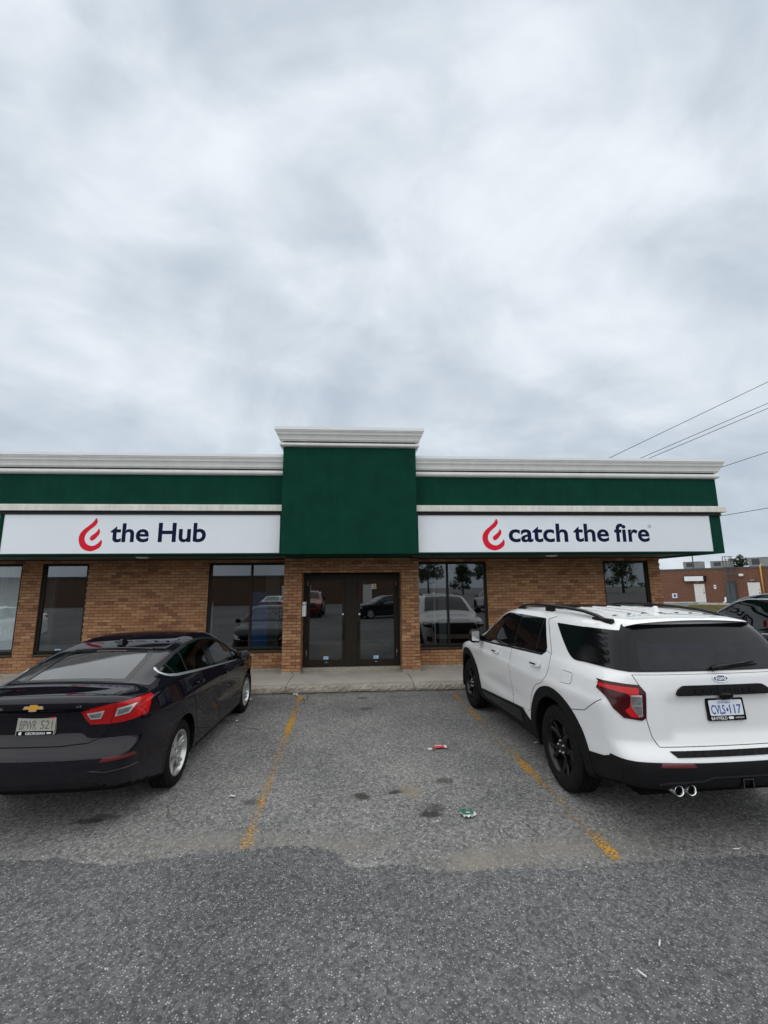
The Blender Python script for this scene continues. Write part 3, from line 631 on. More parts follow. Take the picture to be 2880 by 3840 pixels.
# white mailbox on the pier's return
p, q = onY(1132, 2257, YP+.16), onY(1146, 2311, YP+.16)
mb = MB(); mb.box(DX0-.004+.008, DX0+.085, YP+.07, YP+.30, q.z, p.z); o = obj('mailbox', mb, 'white_plastic', bevel=.008); tag(o, 'white wall mailbox on the brick pier beside the entrance doors', 'mailbox')
k = MB(); k.box(DX0+.01, DX0+.088, YP+.064, YP+.069, p.z-.07, p.z-.055); obj('slot', k, 'black_metal', o)
# ---- fascia, tower, cornices
fa = MB(); fa.box(XL, -1.45, YF, YF+.30, ZS, 4.60); fa.box(1.24, XFR, YF, YF+.30, ZS, 4.60); fa.box(XFR-.30, XFR, YF+.301, 26, ZS, 4.60)
obj('fascia', fa, 'green_stucco', bld)
so = MB(); so.box(XL, XFR-.302, YF+.302, YW+.3, ZS+.02, ZS+.06); so.box(XR+.02, XFR-.302, YW+.301, 26, ZS+.02, ZS+.06); obj('soffit', so, 'soffit', bld)
rf = MB(); rf.box(XL, XFR-.302, YF+.302, 26, 4.25, 4.35); obj('roof', rf, 'roof_membrane', bld)
bk = MB(); bk.box(XL, XR, 25.8, 26, 0, 4.3); bk.box(XL, XL+.2, YW+.2, 25.8, 0, 4.3); bk.box(XR-.2, XR-.055, YW+.21, 25.8, 0, 4.3); obj('rear_wall', bk, 'far_brick', bld)
TX0, TX1 = -1.475, 1.262
tw = MB(); tw.box(TX0, TX1, YT, YF+1.2, ZS-.002, 5.05); tower = obj('tower', tw, 'green_stucco', bld, bevel=.006)
def cornice_profile(z0, z1, out, inn=-.02):
    """crown moulding: rises from (0,z0) stepping out to `out` at z1, with a flashing above"""
    h = z1-z0; return [(inn, z0), (.055, z0), (.06, z0+.10*h), (.075, z0+.10*h), (.08, z0+.17*h), (out*.52, z0+.22*h), (out*.70, z0+.50*h), (out*.78, z0+.58*h), (out*.82, z0+.60*h), (out*.82, z0+.66*h), (out*.95, z0+.86*h), (out, z0+.90*h), (out, z1), (inn, z1)]
def half_round(z0, z1, out, inn=-.02):
    c, r = (z0+z1)/2, (z1-z0)/2; return [(inn, z0)]+[(.012+math.cos(t)*out, c+math.sin(t)*r) for t in np.linspace(-math.pi/2, math.pi/2, 9)]+[(inn, z1)]
def trim(name, prof, path, mat, parent=bld):
    mb = MB(); sweep(mb, prof, path); return autosmooth(obj(name, mb, mat, parent), 40)
LEFT = [(XL, YF), (TX0-.002, YF)]; RIGHT = [(TX1+.002, YF), (XFR, YF), (XFR, 26)]; TOW = [(TX0, YF+1.19), (TX0, YT), (TX1, YT), (TX1, YF+1.19)]
# outward must be to the right of travel: walking +x with outward -y
for path in (LEFT, RIGHT):
    trim('cornice', cornice_profile(4.455, 4.675, .15), path, 'white_trim')
    trim('cap_flashing', [(-.25, 4.676), (.162, 4.676), (.162, 4.735), (-.25, 4.745)], path, 'flashing')
    trim('moulding', half_round(4.315, 4.425, .062), path, 'white_trim')
    trim('band', [(-.02, 3.555), (.09, 3.555), (.095, 3.56), (.095, 3.675), (.085, 3.685), (-.02, 3.69)], path, 'cream_band')
    trim('sign_head_shadow_gap', [(-.02, 3.488), (.05, 3.488), (.05, 3.515), (.035, 3.516), (.035, 3.552), (-.02, 3.553)], path[:2], 'black_metal')  # head of the sign frame, coloured black as the shadow gap below the band
trim('cornice', cornice_profile(4.985, 5.19, .155), TOW, 'white_trim', tower)
trim('cap_flashing', [(-.25, 5.191), (.167, 5.191), (.167, 5.255), (-.25, 5.265)], TOW, 'flashing', tower)
trim('moulding', half_round(4.865, 4.955, .062), TOW, 'white_trim', tower)
tp = MB(); tp.box(TX0+.02, TX1-.02, YT+.02, YF+1.18, 5.051, 5.185); obj('tower_core', tp, 'green_stucco', tower)
# ---- signs
FL = [(265,70),(281,100),(283,122),(274,142),(250,172),(200,213),(166,252),(150,298),(155,340),(180,376),(220,396),(262,396),(300,376),(330,347),(347,325),(357,352),(354,385),(340,412),(306,438),(260,457),(222,462),(160,446),(112,408),(86,355),(79,305),(93,252),(130,205),(180,165),(232,118)]
FD = [(305,195),(321,222),(322,242),(312,270),(280,310),(252,333),(232,338),(214,325),(209,306),(222,284),(252,260),(285,230)]
YS = YF-.022
def sign(label, xa, xb, za, zb, flame, words, extra=None):
    root = MB(); root.box(xa, xb, YS, YF-.002, za, zb); S = obj('shop_sign', root, 'sign_white'); tag(S, label, 'sign')
    e = MB(); t = .03
    e.box(xa-t, xb+t, YF-.03, YF-.003, za-t, za-.001); e.box(xa-t, xa-.001, YF-.03, YF-.003, za, zb); e.box(xb+.001, xb+t, YF-.03, YF-.003, za, zb); obj('retainer', e, 'green_stucco', S)
    if flame:
        fx0, fx1, fz0, fz1 = flame; sx, sz = (fx1-fx0)/277, (fz1-fz0)/392
        for nm, poly in (('flame_logo', FL), ('flame_drop', FD)):
            pp = smooth_closed(poly, 3); m = MB(); m.prism([(fx0+(x-80)*sx, fz1-(y-70)*sz) for x, y in pp], lambda a, b, d: (a, d, b), YS-.0012, YS-.0002); obj(nm, m, 'sign_red', S)
    for (s, x0, x1, z0, z1, b) in words:
        me = text_fit('lettering', s, frame_M((x0, YS-.0004, z0), (1, 0, 0), (0, 0, 1)), x1-x0, z1-z0, bold=b, extrude=.001); link('lettering', me, 'sign_navy', S)
    if extra: extra(S)
    return S
W = lambda u, v: onY(u, v, YS)
z4 = lambda X, Y: W(270+X/3.130, 1920+Y/3.130)
z3 = lambda X, Y: W(1780+X/2.37, 1920+Y/2.37)
sign('white sign panel reading the Hub with red flame', -6.90, -1.535, 2.705, 3.483, (z4(80, 300).x, z4(357, 300).x, z4(220, 462).z, z4(265, 70).z),
     [('the', z4(452, 250).x, z4(903, 270).x, z4(680, 357).z, z4(610, 132).z, .022), ('Hub', z4(1012, 250).x, z4(1572, 270).x, z4(1280, 356).z, z4(1300, 127).z, .022)])
def reg(S):
    p = z3(1552, 127); m = MB(); m.lathe([(.030, 0), (.036, 0), (.036, .0012), (.030, .0012), (.030, 0)], lambda a, b, c: (p.x+a, YS-.0003-c, p.z+b), 24); obj('registered_mark', m, 'sign_navy', S)
    me = text_fit('registered_letter', 'R', frame_M((p.x-.011, YS-.0004, p.z-.016), (1, 0, 0), (0, 0, 1)), .024, .032, extrude=.001); link('registered_letter', me, 'sign_navy', S)
sign('white sign panel reading catch the fire with red flame', 1.318, 7.755, 2.705, 3.483, (z3(68, 200).x, z3(263, 200).x, z3(190, 342).z, z3(165, 60).z),
     [('catch', z3(302, 200).x, z3(829, 200).x, z3(560, 269).z, z3(730, 103).z, .022), ('the', z3(878, 200).x, z3(1194, 200).x, z3(1000, 266).z, z3(980, 104).z, .022), ('fire', z3(1243, 200).x, z3(1553, 200).x, z3(1380, 267).z, z3(1300, 103).z, .022)], reg)
sign('white sign panel left of the Hub sign, mostly out of frame', -12.4, -6.985, 2.705, 3.483, None, [])
dv = MB(); dv.box(-6.955, -6.932, YF-.035, YF-.031, 2.68, 3.487); obj('sign_divider', dv, 'green_stucco', bld)
# soffit down-lights
for u, v, y, lab in ((534, 2088, 9.75, 'flush white soffit light above the wall by the Hub sign'), (2068, 2083, 9.75, 'flush white soffit light under the catch the fire sign')):
    p = onZ(u, v, ZS+.02) if False else onY(u, v, y)
    m = MB(); m.lathe([(.0, -.03), (.10, -.028), (.125, -.012), (.13, 0.0)], lambda a, b, c: (p.x+a, y+b, ZS+.02+c), 24); o = obj('soffit_light', m, 'white_plastic', smooth=True); tag(o, lab, 'light', 'soffit lights')
    k = MB(); k.lathe([(.125, -.004), (.145, -.004), (.145, 0)], lambda a, b, c: (p.x+a, y+b, ZS+.02+c), 24); obj('trim_ring', k, 'steel', o)
# ---- interior seen through the glass
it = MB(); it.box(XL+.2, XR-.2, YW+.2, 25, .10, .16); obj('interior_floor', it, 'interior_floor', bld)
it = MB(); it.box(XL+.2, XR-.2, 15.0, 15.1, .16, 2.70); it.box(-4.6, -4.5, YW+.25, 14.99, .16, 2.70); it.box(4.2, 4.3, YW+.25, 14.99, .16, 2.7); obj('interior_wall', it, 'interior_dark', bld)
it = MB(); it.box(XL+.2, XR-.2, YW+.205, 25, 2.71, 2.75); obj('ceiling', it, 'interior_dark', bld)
def panel(name, u0, u1, v0, v1, y, mat, label, cat, thick=.04):
    p, q = onY(u0, v0, y), onY(u1, v1, y); m = MB(); m.box(p.x, q.x, y, y+thick, max(.161, q.z), p.z); return tag(obj(name, m, mat, bevel=.004), label, cat)
panel('banner', 948, 1000, 2220, 2440, YW+.45, 'blue_panel', 'tall blue banner standing inside the window left of the doors', 'banner', .02)
panel('partition', 1000, 1040, 2130, 2470, YW+.9, 'partition', 'pale partition end beside the blue banner inside the window', 'partition', .1)
panel('partition', 1640, 1678, 2130, 2470, YW+.8, 'partition', 'pale partition behind the stanchion inside the window right of the doors', 'partition', .1)
panel('partition', 158, 178, 2106, 2462, YW+.35, 'partition', 'pale partition end inside the narrow window by the blinds', 'partition', .08)
def stand(label, u, v0, v1, y):
    p, q = onY(u, v0, y), onY(u, v1, y); zb = .162
    s = thing('stand', label, 'stand', (p.x, y, zb)); m = MB(); m.tube([(p.x, y, zb+.02), (p.x, y, p.z)], .018, 10); obj('pole', m, 'white_paint', s, smooth=True)
    m = MB(); m.lathe([(0, 0), (.14, 0), (.14, .012), (.02, .03), (0, .03)], lambda a, b, c: (p.x+a, y+b, zb+c), 24); obj('base', m, 'white_paint', s, smooth=True)
    for dz in (0, .06): 
        m = MB(); m.lathe([(0, -.03), (.02, -.025), (.032, 0), (.02, .025), (0, .03)], lambda a, b, c: (p.x+a, y+b, p.z-.02-dz+c), 14); obj('knob', m, 'white_paint', s, smooth=True)
stand('white pole stand inside the window left of the doors', 798, 2255, 2440, YW+.3)
stand('white pole stand inside the window right of the doors', 1627, 2190, 2430, YW+.3)
# vertical blind in the far left window
bl = thing('vertical_blind', 'pale grey vertical blind hanging in the leftmost window', 'blind', (-8.6, YW+.25, ZWT))
hd = MB(); hd.box(-9.55, -7.66, YW+.2, YW+.27, ZWT-.10, ZWT-.04); obj('head_rail', hd, 'white_paint', bl)
for i in range(21):
    x = -9.50+i*.088+random.gauss(0, .004); m = MB(); a = .42+random.gauss(0, .1); dx, dy = .046*math.cos(a), .046*math.sin(a)
    m.add([(x-dx, YW+.235-dy, ZSILL+.1), (x, YW+.241, ZSILL+.1), (x+dx, YW+.235+dy, ZSILL+.1), (x-dx, YW+.235-dy, ZWT-.1), (x, YW+.241, ZWT-.1), (x+dx, YW+.235+dy, ZWT-.1)], [(0, 1, 4, 3), (1, 2, 5, 4)]); obj('slat', m, 'blind', bl)
# ------------------------------------------------------------------ car bodies: implicit skins meshed by surface nets
def curve(pts, sig=0.02):
    """piecewise-linear profile, rounded with a gaussian of width sig"""
    p = np.array(pts, float); a, b = p[0, 0], p[-1, 0]; n = 1600; t = np.linspace(a, b, n); v = np.interp(t, p[:, 0], p[:, 1])
    s = max(1, int(sig/(b-a)*n)); k = np.exp(-.5*(np.arange(-3*s, 3*s+1)/s)**2); k /= k.sum()
    lo = v[0]-(v[1]-v[0])*np.arange(3*s, 0, -1); hi = v[-1]+(v[-1]-v[-2])*np.arange(1, 3*s+1)
    v = np.convolve(np.concatenate([lo, v, hi]), k, 'valid')
    return lambda q: np.interp(q, t, v)
def smax(a, b, k):
    h = np.maximum(k-np.abs(a-b), 0)/k; return np.maximum(a, b)+h*h*k*.25
class Skin:
    def __init__(s, P):
        s.P = P; s.zt = curve(P['ztop'], P.get('zsig', .05)); s.yr = curve(P['yrear'], P.get('rsig', .018)); s.yf = curve(P['yfront'], .03)
        s.w = curve(P['w'], P.get('wsig', .014)); s.tp = curve(P['taper'], .10); s.tg = curve(P['gtaper'], .12); s.zb = curve(P['zbot'], .04); s.cr = P['crown']
        s.zsplit = P['belt']; s.extra = P.get('extra')
    def F(s, x, y, z):
        ax = np.abs(x)
        g = np.clip((z-s.zsplit+.06)/.12, 0, 1); g = g*g*(3-2*g)
        w = s.w(z)+s.tp(y)+g*s.tg(y)
        if s.extra is not None: w = w+s.extra(y, z)
        a = ax-w
        zt = s.zt(y); sl = (s.zt(y+.02)-s.zt(y-.02))/.04
        b = (z-(zt-s.cr*(ax**2)))/np.sqrt(1+sl*sl)
        P = s.P
        c = (s.yr(z)+P['bowr']*ax**2+P['bowr2']*ax**6)-y
        if P.get('rex'): c = c+P['rex'](ax, z)
        d = y-(s.yf(z)-P['bowf']*ax**2-P.get('bowf2', .25)*ax**6)
        f = smax(a, b, P['kst']); f = smax(f, c*.9, P['kr']); f = smax(f, d*.9, P['kf'])
        return smax(f, s.zb(y)-z, .06)
    def grad(s, p, e=.004):
        x, y, z = p[:, 0], p[:, 1], p[:, 2]
        g = np.stack([s.F(x+e, y, z)-s.F(x-e, y, z), s.F(x, y+e, z)-s.F(x, y-e, z), s.F(x, y, z+e)-s.F(x, y, z-e)], -1)/(2*e)
        return g
    def normal(s, p): g = s.grad(p); return g/np.maximum(np.linalg.norm(g, axis=1, keepdims=True), 1e-9)
    def solve(s, view, ab):
        """points of a side / rear / front / top view -> points on the skin"""
        ab = np.asarray(ab, float); a, b = ab[:, 0], ab[:, 1]; n = len(ab); P = s.P
        if view in 'LR': i0, o0 = np.zeros(n), np.full(n, 1.4); mk = lambda t: np.stack([t, a, b], -1)
        elif view == 'B': i0, o0 = np.full(n, P.get('bin', 0.2)), np.full(n, -1.8); mk = lambda t: np.stack([a, t, b], -1)
        elif view == 'F': i0, o0 = np.full(n, P.get('fin', 2.5)), np.full(n, 5.0); mk = lambda t: np.stack([a, t, b], -1)
        else: i0, o0 = np.full(n, .6), np.full(n, 2.6); mk = lambda t: np.stack([a, b, t], -1)
        lo, hi = i0.copy(), o0.copy()
        for _ in range(36):
            m = (lo+hi)/2; p = mk(m); ins = s.F(p[:, 0], p[:, 1], p[:, 2]) < 0
            lo = np.where(ins, m, lo); hi = np.where(ins, hi, m)
        p = mk((lo+hi)/2)
        if view == 'L': p[:, 0] *= -1
        return p
def surface_nets(V, org, h):
    S = V < 0; n = V.shape; off = list(product((0, 1), repeat=3))
    sub = lambda A, o: A[o[0]:n[0]-1+o[0], o[1]:n[1]-1+o[1], o[2]:n[2]-1+o[2]]
    cnt = sum(sub(S, o).astype(np.int8) for o in off); mixed = (cnt > 0) & (cnt < 8); ijk = np.argwhere(mixed); m = len(ijk)
    idx = -np.ones(mixed.shape, np.int64); idx[mixed] = np.arange(m); acc = np.zeros((m, 3)); num = np.zeros(m)
    val = {o: sub(V, o)[mixed] for o in off}
    for o in off:
        for ax in range(3):
            if o[ax]: continue
            q = list(o); q[ax] = 1; q = tuple(q); va, vb = val[o], val[q]; cr = (va < 0) != (vb < 0); t = np.where(cr, va/np.where(cr, va-vb, 1), 0)
            p = np.array(o, float)[None]+np.zeros((m, 3)); p[:, ax] += t; acc[cr] += p[cr]; num[cr] += 1
    vert = (ijk+acc/num[:, None])*h+org; quads = []
    for ax in range(3):
        u, w = [(1, 2), (2, 0), (0, 1)][ax]
        A = [slice(0, -1)]*3; B = [slice(0, -1)]*3; A[u] = slice(1, -1); A[w] = slice(1, -1); B[u] = slice(1, -1); B[w] = slice(1, -1)
        A[ax] = slice(0, -1); B[ax] = slice(1, None); sa, sb = S[tuple(A)], S[tuple(B)]
        for flip in (0, 1):
            e = np.argwhere(sa & ~sb if not flip else ~sa & sb)
            if not len(e): continue
            e = e.copy(); e[:, u] += 1; e[:, w] += 1
            def at(du, dw): q = e.copy(); q[:, u] -= du; q[:, w] -= dw; return idx[q[:, 0], q[:, 1], q[:, 2]]
            q = np.stack([at(1, 1), at(0, 1), at(0, 0), at(1, 0)], -1)
            if flip: q = q[:, ::-1]
            quads.append(q)
    return vert, np.concatenate(quads)
def nearest_on_poly(pts, poly):
    P = np.asarray(poly, float); Q = np.roll(P, -1, 0); d = Q-P; L2 = np.maximum((d**2).sum(1), 1e-12)
    t = np.clip(((pts[:, None]-P[None])*d[None]).sum(-1)/L2, 0, 1); c = P[None]+t[..., None]*d[None]; k = ((pts[:, None]-c)**2).sum(-1).argmin(1)
    return c[np.arange(len(pts)), k]
VIEWS = {'L': (1, 2), 'R': (1, 2), 'B': (0, 2), 'F': (0, 2), 'T': (0, 1)}
def body_mesh(name, sk, cuts, h=.03, mat='paint_white'):
    """skin of the whole body with openings (view, polygon) cut out and their rims snapped to the outline"""
    P = sk.P; lo = np.array([-1.12, P['y0']-.1, .1]); hi = np.array([1.12, P['y1']+.1, P['zmax']+.08]); n = np.ceil((hi-lo)/h).astype(int)+1
    gx, gy, gz = np.meshgrid(*[lo[i]+h*np.arange(n[i]) for i in range(3)], indexing='ij'); V = sk.F(gx, gy, gz)
    v, q = surface_nets(V, lo, h)
    for _ in range(4):
        f = sk.F(v[:, 0], v[:, 1], v[:, 2]); g = sk.grad(v); st = f[:, None]*g/np.maximum((g**2).sum(1, keepdims=True), .05); v = v-np.clip(st, -.02, .02)
    keep = np.ones(len(q), bool); nv = sk.normal(v); c = v[q].mean(1); cn = nv[q].mean(1); lock = []
    for view, poly in cuts:
        if view == 'D':
            keep &= ~((cn[:, 2] < -.3) & in_poly(np.abs(c[:, :2])*[1, 0]+c[:, :2]*[0, 1], poly)); continue
        A = VIEWS[view]; side = {'L': cn[:, 0] < -.15, 'R': cn[:, 0] > .15, 'B': cn[:, 1] < -.1, 'F': cn[:, 1] > .1, 'T': cn[:, 2] > .1}[view]
        ins = side & in_poly(c[:, A], poly); 
        rim = np.intersect1d(q[ins].ravel(), q[keep & ~ins].ravel()); keep &= ~ins
        if len(rim):
            p2 = nearest_on_poly(v[rim][:, A], poly); v[rim] = sk.solve(view, p2)
    q = q[keep]; used = np.unique(q); rm = -np.ones(len(v), int); rm[used] = np.arange(len(used)); v = v[used]; q = rm[q]
    me = bpy.data.meshes.new(name); me.from_pydata(v.tolist(), [], q.tolist()); me.validate()
    shade(me, sk); me.materials.append(MATS[mat]); me.materials.append(MATS['seam']); co = np.array([p.center for p in me.polygons]); lowf = (co[:, 2] < sk.zb(co[:, 1])+.05); me.polygons.foreach_set('material_index', lowf.astype(np.int32)); return me
def shade(me, sk, extra=None):
    n = len(me.vertices); co = np.empty(n*3); me.vertices.foreach_get('co', co); nn = sk.normal(co.reshape(-1, 3))
    me.polygons.foreach_set('use_smooth', [True]*len(me.polygons)); me.normals_split_custom_set_from_vertices(nn.tolist())
def resample(poly, d, closed=True):
    P = [np.array(p, float) for p in poly]; out = []; m = len(P)
    for i in range(m if closed else m-1):
        a, b = P[i], P[(i+1) % m]; k = max(1, int(np.ceil(np.linalg.norm(b-a)/d)))
        out += [a+(b-a)*j/k for j in range(k)]
    if not closed: out.append(P[-1])
    return np.array(out)
def patch_mesh(name, sk, view, poly, off=.003, skirt=.008, d=.03, holes=(), flat=None):
    """a panel lying on the skin: outline `poly` in a view, raised by `off`, with a rim"""
    B = resample(poly, d*.7); loops = [B]+[resample(hh, d*.7) for hh in holes]
    mn, mx = B.min(0), B.max(0); gx, gy = np.meshgrid(np.arange(mn[0]+d/2, mx[0], d), np.arange(mn[1]+d/2, mx[1], d)); G = np.stack([gx.ravel(), gy.ravel()], -1)
    if len(G):
        ok = in_poly(G, B)
        for hh in loops[1:]: ok &= ~in_poly(G, hh)
        G = G[ok]
    if len(G):
        allb = np.concatenate(loops); dist = np.sqrt(((G[:, None]-allb[None])**2).sum(-1)).min(1); G = G[dist > d*.45]
    V = np.concatenate(loops+[G]) if len(G) else np.concatenate(loops); E = []; o = 0
    for lp in loops: E += [(o+i, o+(i+1) % len(lp)) for i in range(len(lp))]; o += len(lp)
    r = delaunay_2d_cdt([Vector(p) for p in V], E, [], 0, 1e-7); pv = np.array([tuple(p) for p in r[0]]); tri = np.array([t for t in r[2] if len(t) == 3]); c = pv[tri].mean(1); ok = in_poly(c, B)
    for hh in loops[1:]: ok &= ~in_poly(c, hh)
    tri = tri[ok]; p = sk.solve(view, pv); nn = sk.normal(p); top = p+nn*off
    t = top[tri]; fn = np.cross(t[:, 1]-t[:, 0], t[:, 2]-t[:, 0]); flip = (fn*nn[tri].mean(1)).sum(1) < 0; tri[flip] = tri[flip][:, ::-1]
    verts = top.tolist(); faces = tri.tolist(); norm = nn.tolist()
    if skirt:
        from collections import Counter
        ec = Counter(); dirn = {}
        for a, b, c3 in tri.tolist():
            for e in ((a, b), (b, c3), (c3, a)): k = tuple(sorted(e)); ec[k] += 1; dirn[k] = e
        low = {}
        for k, cn in ec.items():
            if cn != 1: continue
            a, b = dirn[k]
            for q in (a, b):
                if q not in low: low[q] = (len(verts), len(verts)+1); verts += [top[q].tolist(), (top[q]-nn[q]*skirt).tolist()]; norm += [nn[q].tolist()]*2
            faces.append([low[b][0], low[a][0], low[a][1], low[b][1]])
    me = bpy.data.meshes.new(name); me.from_pydata(verts, [], faces); me.polygons.foreach_set('use_smooth', [True]*len(faces))
    nt_ = len(tri)
    if skirt:
        ln = []
        for i, pl in enumerate(me.polygons):
            if i < nt_: ln += [norm[k] for k in pl.vertices]
            else: ln += [tuple(pl.normal)]*len(pl.vertices)
        me.normals_split_custom_set(ln)
    else: me.normals_split_custom_set_from_vertices(norm)
    return me
def ribbon_mesh(name, sk, view, pts, width, off=.002, d=.03, thick=.006, taper=None):
    """a strip following a line drawn in a view (seams, chrome, seals)"""
    C = resample(pts, d, False); T = np.gradient(C, axis=0); T /= np.linalg.norm(T, axis=1, keepdims=True); Nn = np.stack([-T[:, 1], T[:, 0]], -1)
    wd = np.full(len(C), width) if taper is None else width*np.interp(np.linspace(0, 1, len(C)), *taper)
    A = sk.solve(view, C+Nn*wd[:, None]/2); B = sk.solve(view, C-Nn*wd[:, None]/2); M = sk.solve(view, C); na, nb, nm = sk.normal(A), sk.normal(B), sk.normal(M)
    mb = MB(); v = []
    for i in range(len(C)): v += [A[i]-na[i]*thick, A[i]+na[i]*off*.6, M[i]+nm[i]*off, B[i]+nb[i]*off*.6, B[i]-nb[i]*thick]
    f = [(i*5+j, i*5+j+1, i*5+j+6, i*5+j+5) for i in range(len(C)-1) for j in range(4)]
    mb.add(v, f); return mesh_from(name, mb)
def mirror(poly): return [(-a, b) for a, b in poly]
def inset(poly, d):
    """offset a polygon inward by d (simple, for nearly convex outlines)"""
    P = np.array(poly, float); ar = .5*np.sum(P[:, 0]*np.roll(P[:, 1], -1)-np.roll(P[:, 0], -1)*P[:, 1]); sg = 1 if ar > 0 else -1; n = len(P); out = []
    for i in range(n):
        a, b, c = P[i-1], P[i], P[(i+1) % n]; u = (b-a)/max(1e-9, np.linalg.norm(b-a)); w = (c-b)/max(1e-9, np.linalg.norm(c-b))
        n1 = np.array([-u[1], u[0]])*sg; n2 = np.array([-w[1], w[0]])*sg; m = n1+n2; m = m/max(.35, m.dot(n2)); out.append(b+m*d)
    return [tuple(p) for p in out]
def circle(cx, cz, r, n=48, a0=0, a1=2*math.pi): return [(cx+r*math.cos(a0+(a1-a0)*i/n), cz+r*math.sin(a0+(a1-a0)*i/n)) for i in range(n)]

# ---- wheels: axle along +x (outboard)
def wheel_meshes(key, R, Rr, W, spokes, style):
    tyre = MB(); w = W/2; X = lambda a, b, c: (c, a, b)
    pr = [(Rr-.012, -w*.86), (Rr+.01, -w*.95), ((R+Rr)/2, -w), (R-.035, -w*.97), (R-.012, -w*.84), (R, -w*.72)]
    gr = [-.42, -.14, .14, .42]
    for g0 in gr: pr += [(R, g0*w*1.5-.006), (R-.009, g0*w*1.5-.004), (R-.009, g0*w*1.5+.004), (R, g0*w*1.5+.006)]
    pr += [(R, w*.72), (R-.012, w*.84), (R-.035, w*.97), ((R+Rr)/2, w*1.0), (Rr+.02, w*.96), (Rr+.006, w*.90), (Rr-.012, w*.86)]
    nb = 132; m = len(pr)
    def mod(i, k):
        if i in (3, 4, 5) or i in (m-7, m-6, m-5): return -.007 if (k % 3 == 0) else 0
        return 0
    tyre.lathe(pr, X, nb, mod); tm = mesh_from('tyre', tyre); tm.polygons.foreach_set('use_smooth', [True]*len(tm.polygons)); tm.set_sharp_from_angle(angle=rad(30))
    rim = MB(); xo = w*.88
    rim.lathe([(Rr+.002, xo-.012), (Rr+.004, xo), (Rr-.008, xo+.004), (Rr-.02, xo-.012), (Rr-.03, xo-.05), (Rr-.045, -w*.5), (Rr-.06, -w*.8)], X, 64)
    hub_x = xo-.022
    rim.lathe([(0, hub_x+.012), (.028, hub_x+.012), (.034, hub_x+.006), (.05, hub_x), (.078, hub_x-.004), (.085, hub_x-.03), (.085, hub_x-.06)], X, 32)
    def bar(th0, th1, r0, r1, wa, wb, x0, x1, dp):
        a = Vector((0, math.cos(th0)*r0, math.sin(th0)*r0)); b = Vector((0, math.cos(th1)*r1, math.sin(th1)*r1)); d = (b-a).normalized(); s = Vector((0, -d.z, d.y)); v = []
        for k in range(5):
            t = k/4; p = a.lerp(b, t); ww = wa+(wb-wa)*t; x = x0+(x1-x0)*t-math.sin(t*math.pi)*.012
            v += [p+s*ww/2+Vector((x-.006, 0, 0)), p+s*ww*.28+Vector((x, 0, 0)), p-s*ww*.28+Vector((x, 0, 0)), p-s*ww/2+Vector((x-.006, 0, 0)), p-s*ww*.38+Vector((x-dp, 0, 0)), p+s*ww*.38+Vector((x-dp, 0, 0))]
        f = [(k*6+j, k*6+(j+1) % 6, k*6+6+(j+1) % 6, k*6+6+j) for k in range(4) for j in range(6)]+[(0, 1, 2, 3, 4, 5), (24, 25, 26, 27, 28, 29)]
        rim.add(v, f)
    for i in range(spokes):
        th = 2*math.pi*i/spokes+math.pi/2
        if style == 'twin':
            for sgn in (-1, 1): bar(th+sgn*.26, th+sgn*.13, .07, Rr-.018, .042, .040, hub_x-.004, xo-.014, .035)
        else:
            bar(th, th, .06, Rr*.55, .075, .05, hub_x-.002, xo-.03, .04)
            for sgn in (-1, 1): bar(th, th+sgn*.22, Rr*.42, Rr-.018, .045, .045, hub_x-.01, xo-.014, .035)
    rm = mesh_from('rim', rim); rm.polygons.foreach_set('use_smooth', [True]*len(rm.polygons)); rm.set_sharp_from_angle(angle=rad(28))
    hb = MB(); hb.lathe([(0, w*.15), (.14, w*.15), (.145, w*.1), (Rr-.075, w*.1), (Rr-.075, w*.02), (0, w*.02)], X, 40); hb.lathe([(Rr-.02, -w*.85), (0, -w*.86)], X, 40)
    hm = mesh_from('wheel', hb)
    lugs = MB()
    for i in range(5):
        th = 2*math.pi*i/5+math.pi/2+math.pi/5; cy, cz = .057*math.cos(th), .057*math.sin(th)
        lugs.lathe([(0, hub_x+.016), (.0075, hub_x+.016), (.0105, hub_x+.004), (.0105, hub_x-.01)], lambda a, b, c: (c, cy+a, cz+b), 10)
    lm = mesh_from('lug_nuts', lugs); lm.polygons.foreach_set('use_smooth', [True]*len(lm.polygons))
    return hm, tm, rm, lm
def add_wheels(car, meshes, pos, rim_mat, lug_mat, steer=0.0):
    hm, tm, rm, lm = meshes
    for (x, y, z) in pos:
        for me, mt in ((hm, 'brake_disc'), (tm, 'rubber'), (rm, rim_mat), (lm, lug_mat)):
            if not me.materials: me.materials.append(MATS[mt])
        wo = bpy.data.objects.new('wheel', hm); COL.objects.link(wo); wo.parent = car; wo.location = (x, y, z); rz = (0 if x > 0 else math.pi)
        wo.rotation_euler = (random.uniform(0, .6) if x > 0 else random.uniform(-.6, 0), 0, rz)
        for nm, me in (('tyre', tm), ('rim', rm), ('lug_nuts', lm)):
            o = bpy.data.objects.new(nm, me); COL.objects.link(o); o.parent = wo
            if nm == 'lug_nuts': o['kind'] = 'stuff'
def liner(mb, x0, x1, cy, cz, r, z0):
    """inner wheel arch"""
    n = 20; v = []; f = []
    for i in range(n+1):
        a = -.35+(math.pi+.7)*i/n; y, z = cy+r*math.cos(a), max(z0, cz+r*math.sin(a)); v += [(x0, y, z), (x1, y, z)]
    f = [(2*i, 2*i+1, 2*i+3, 2*i+2) for i in range(n)]; f.append(tuple(2*i for i in range(n+1))); mb.add(v, f)
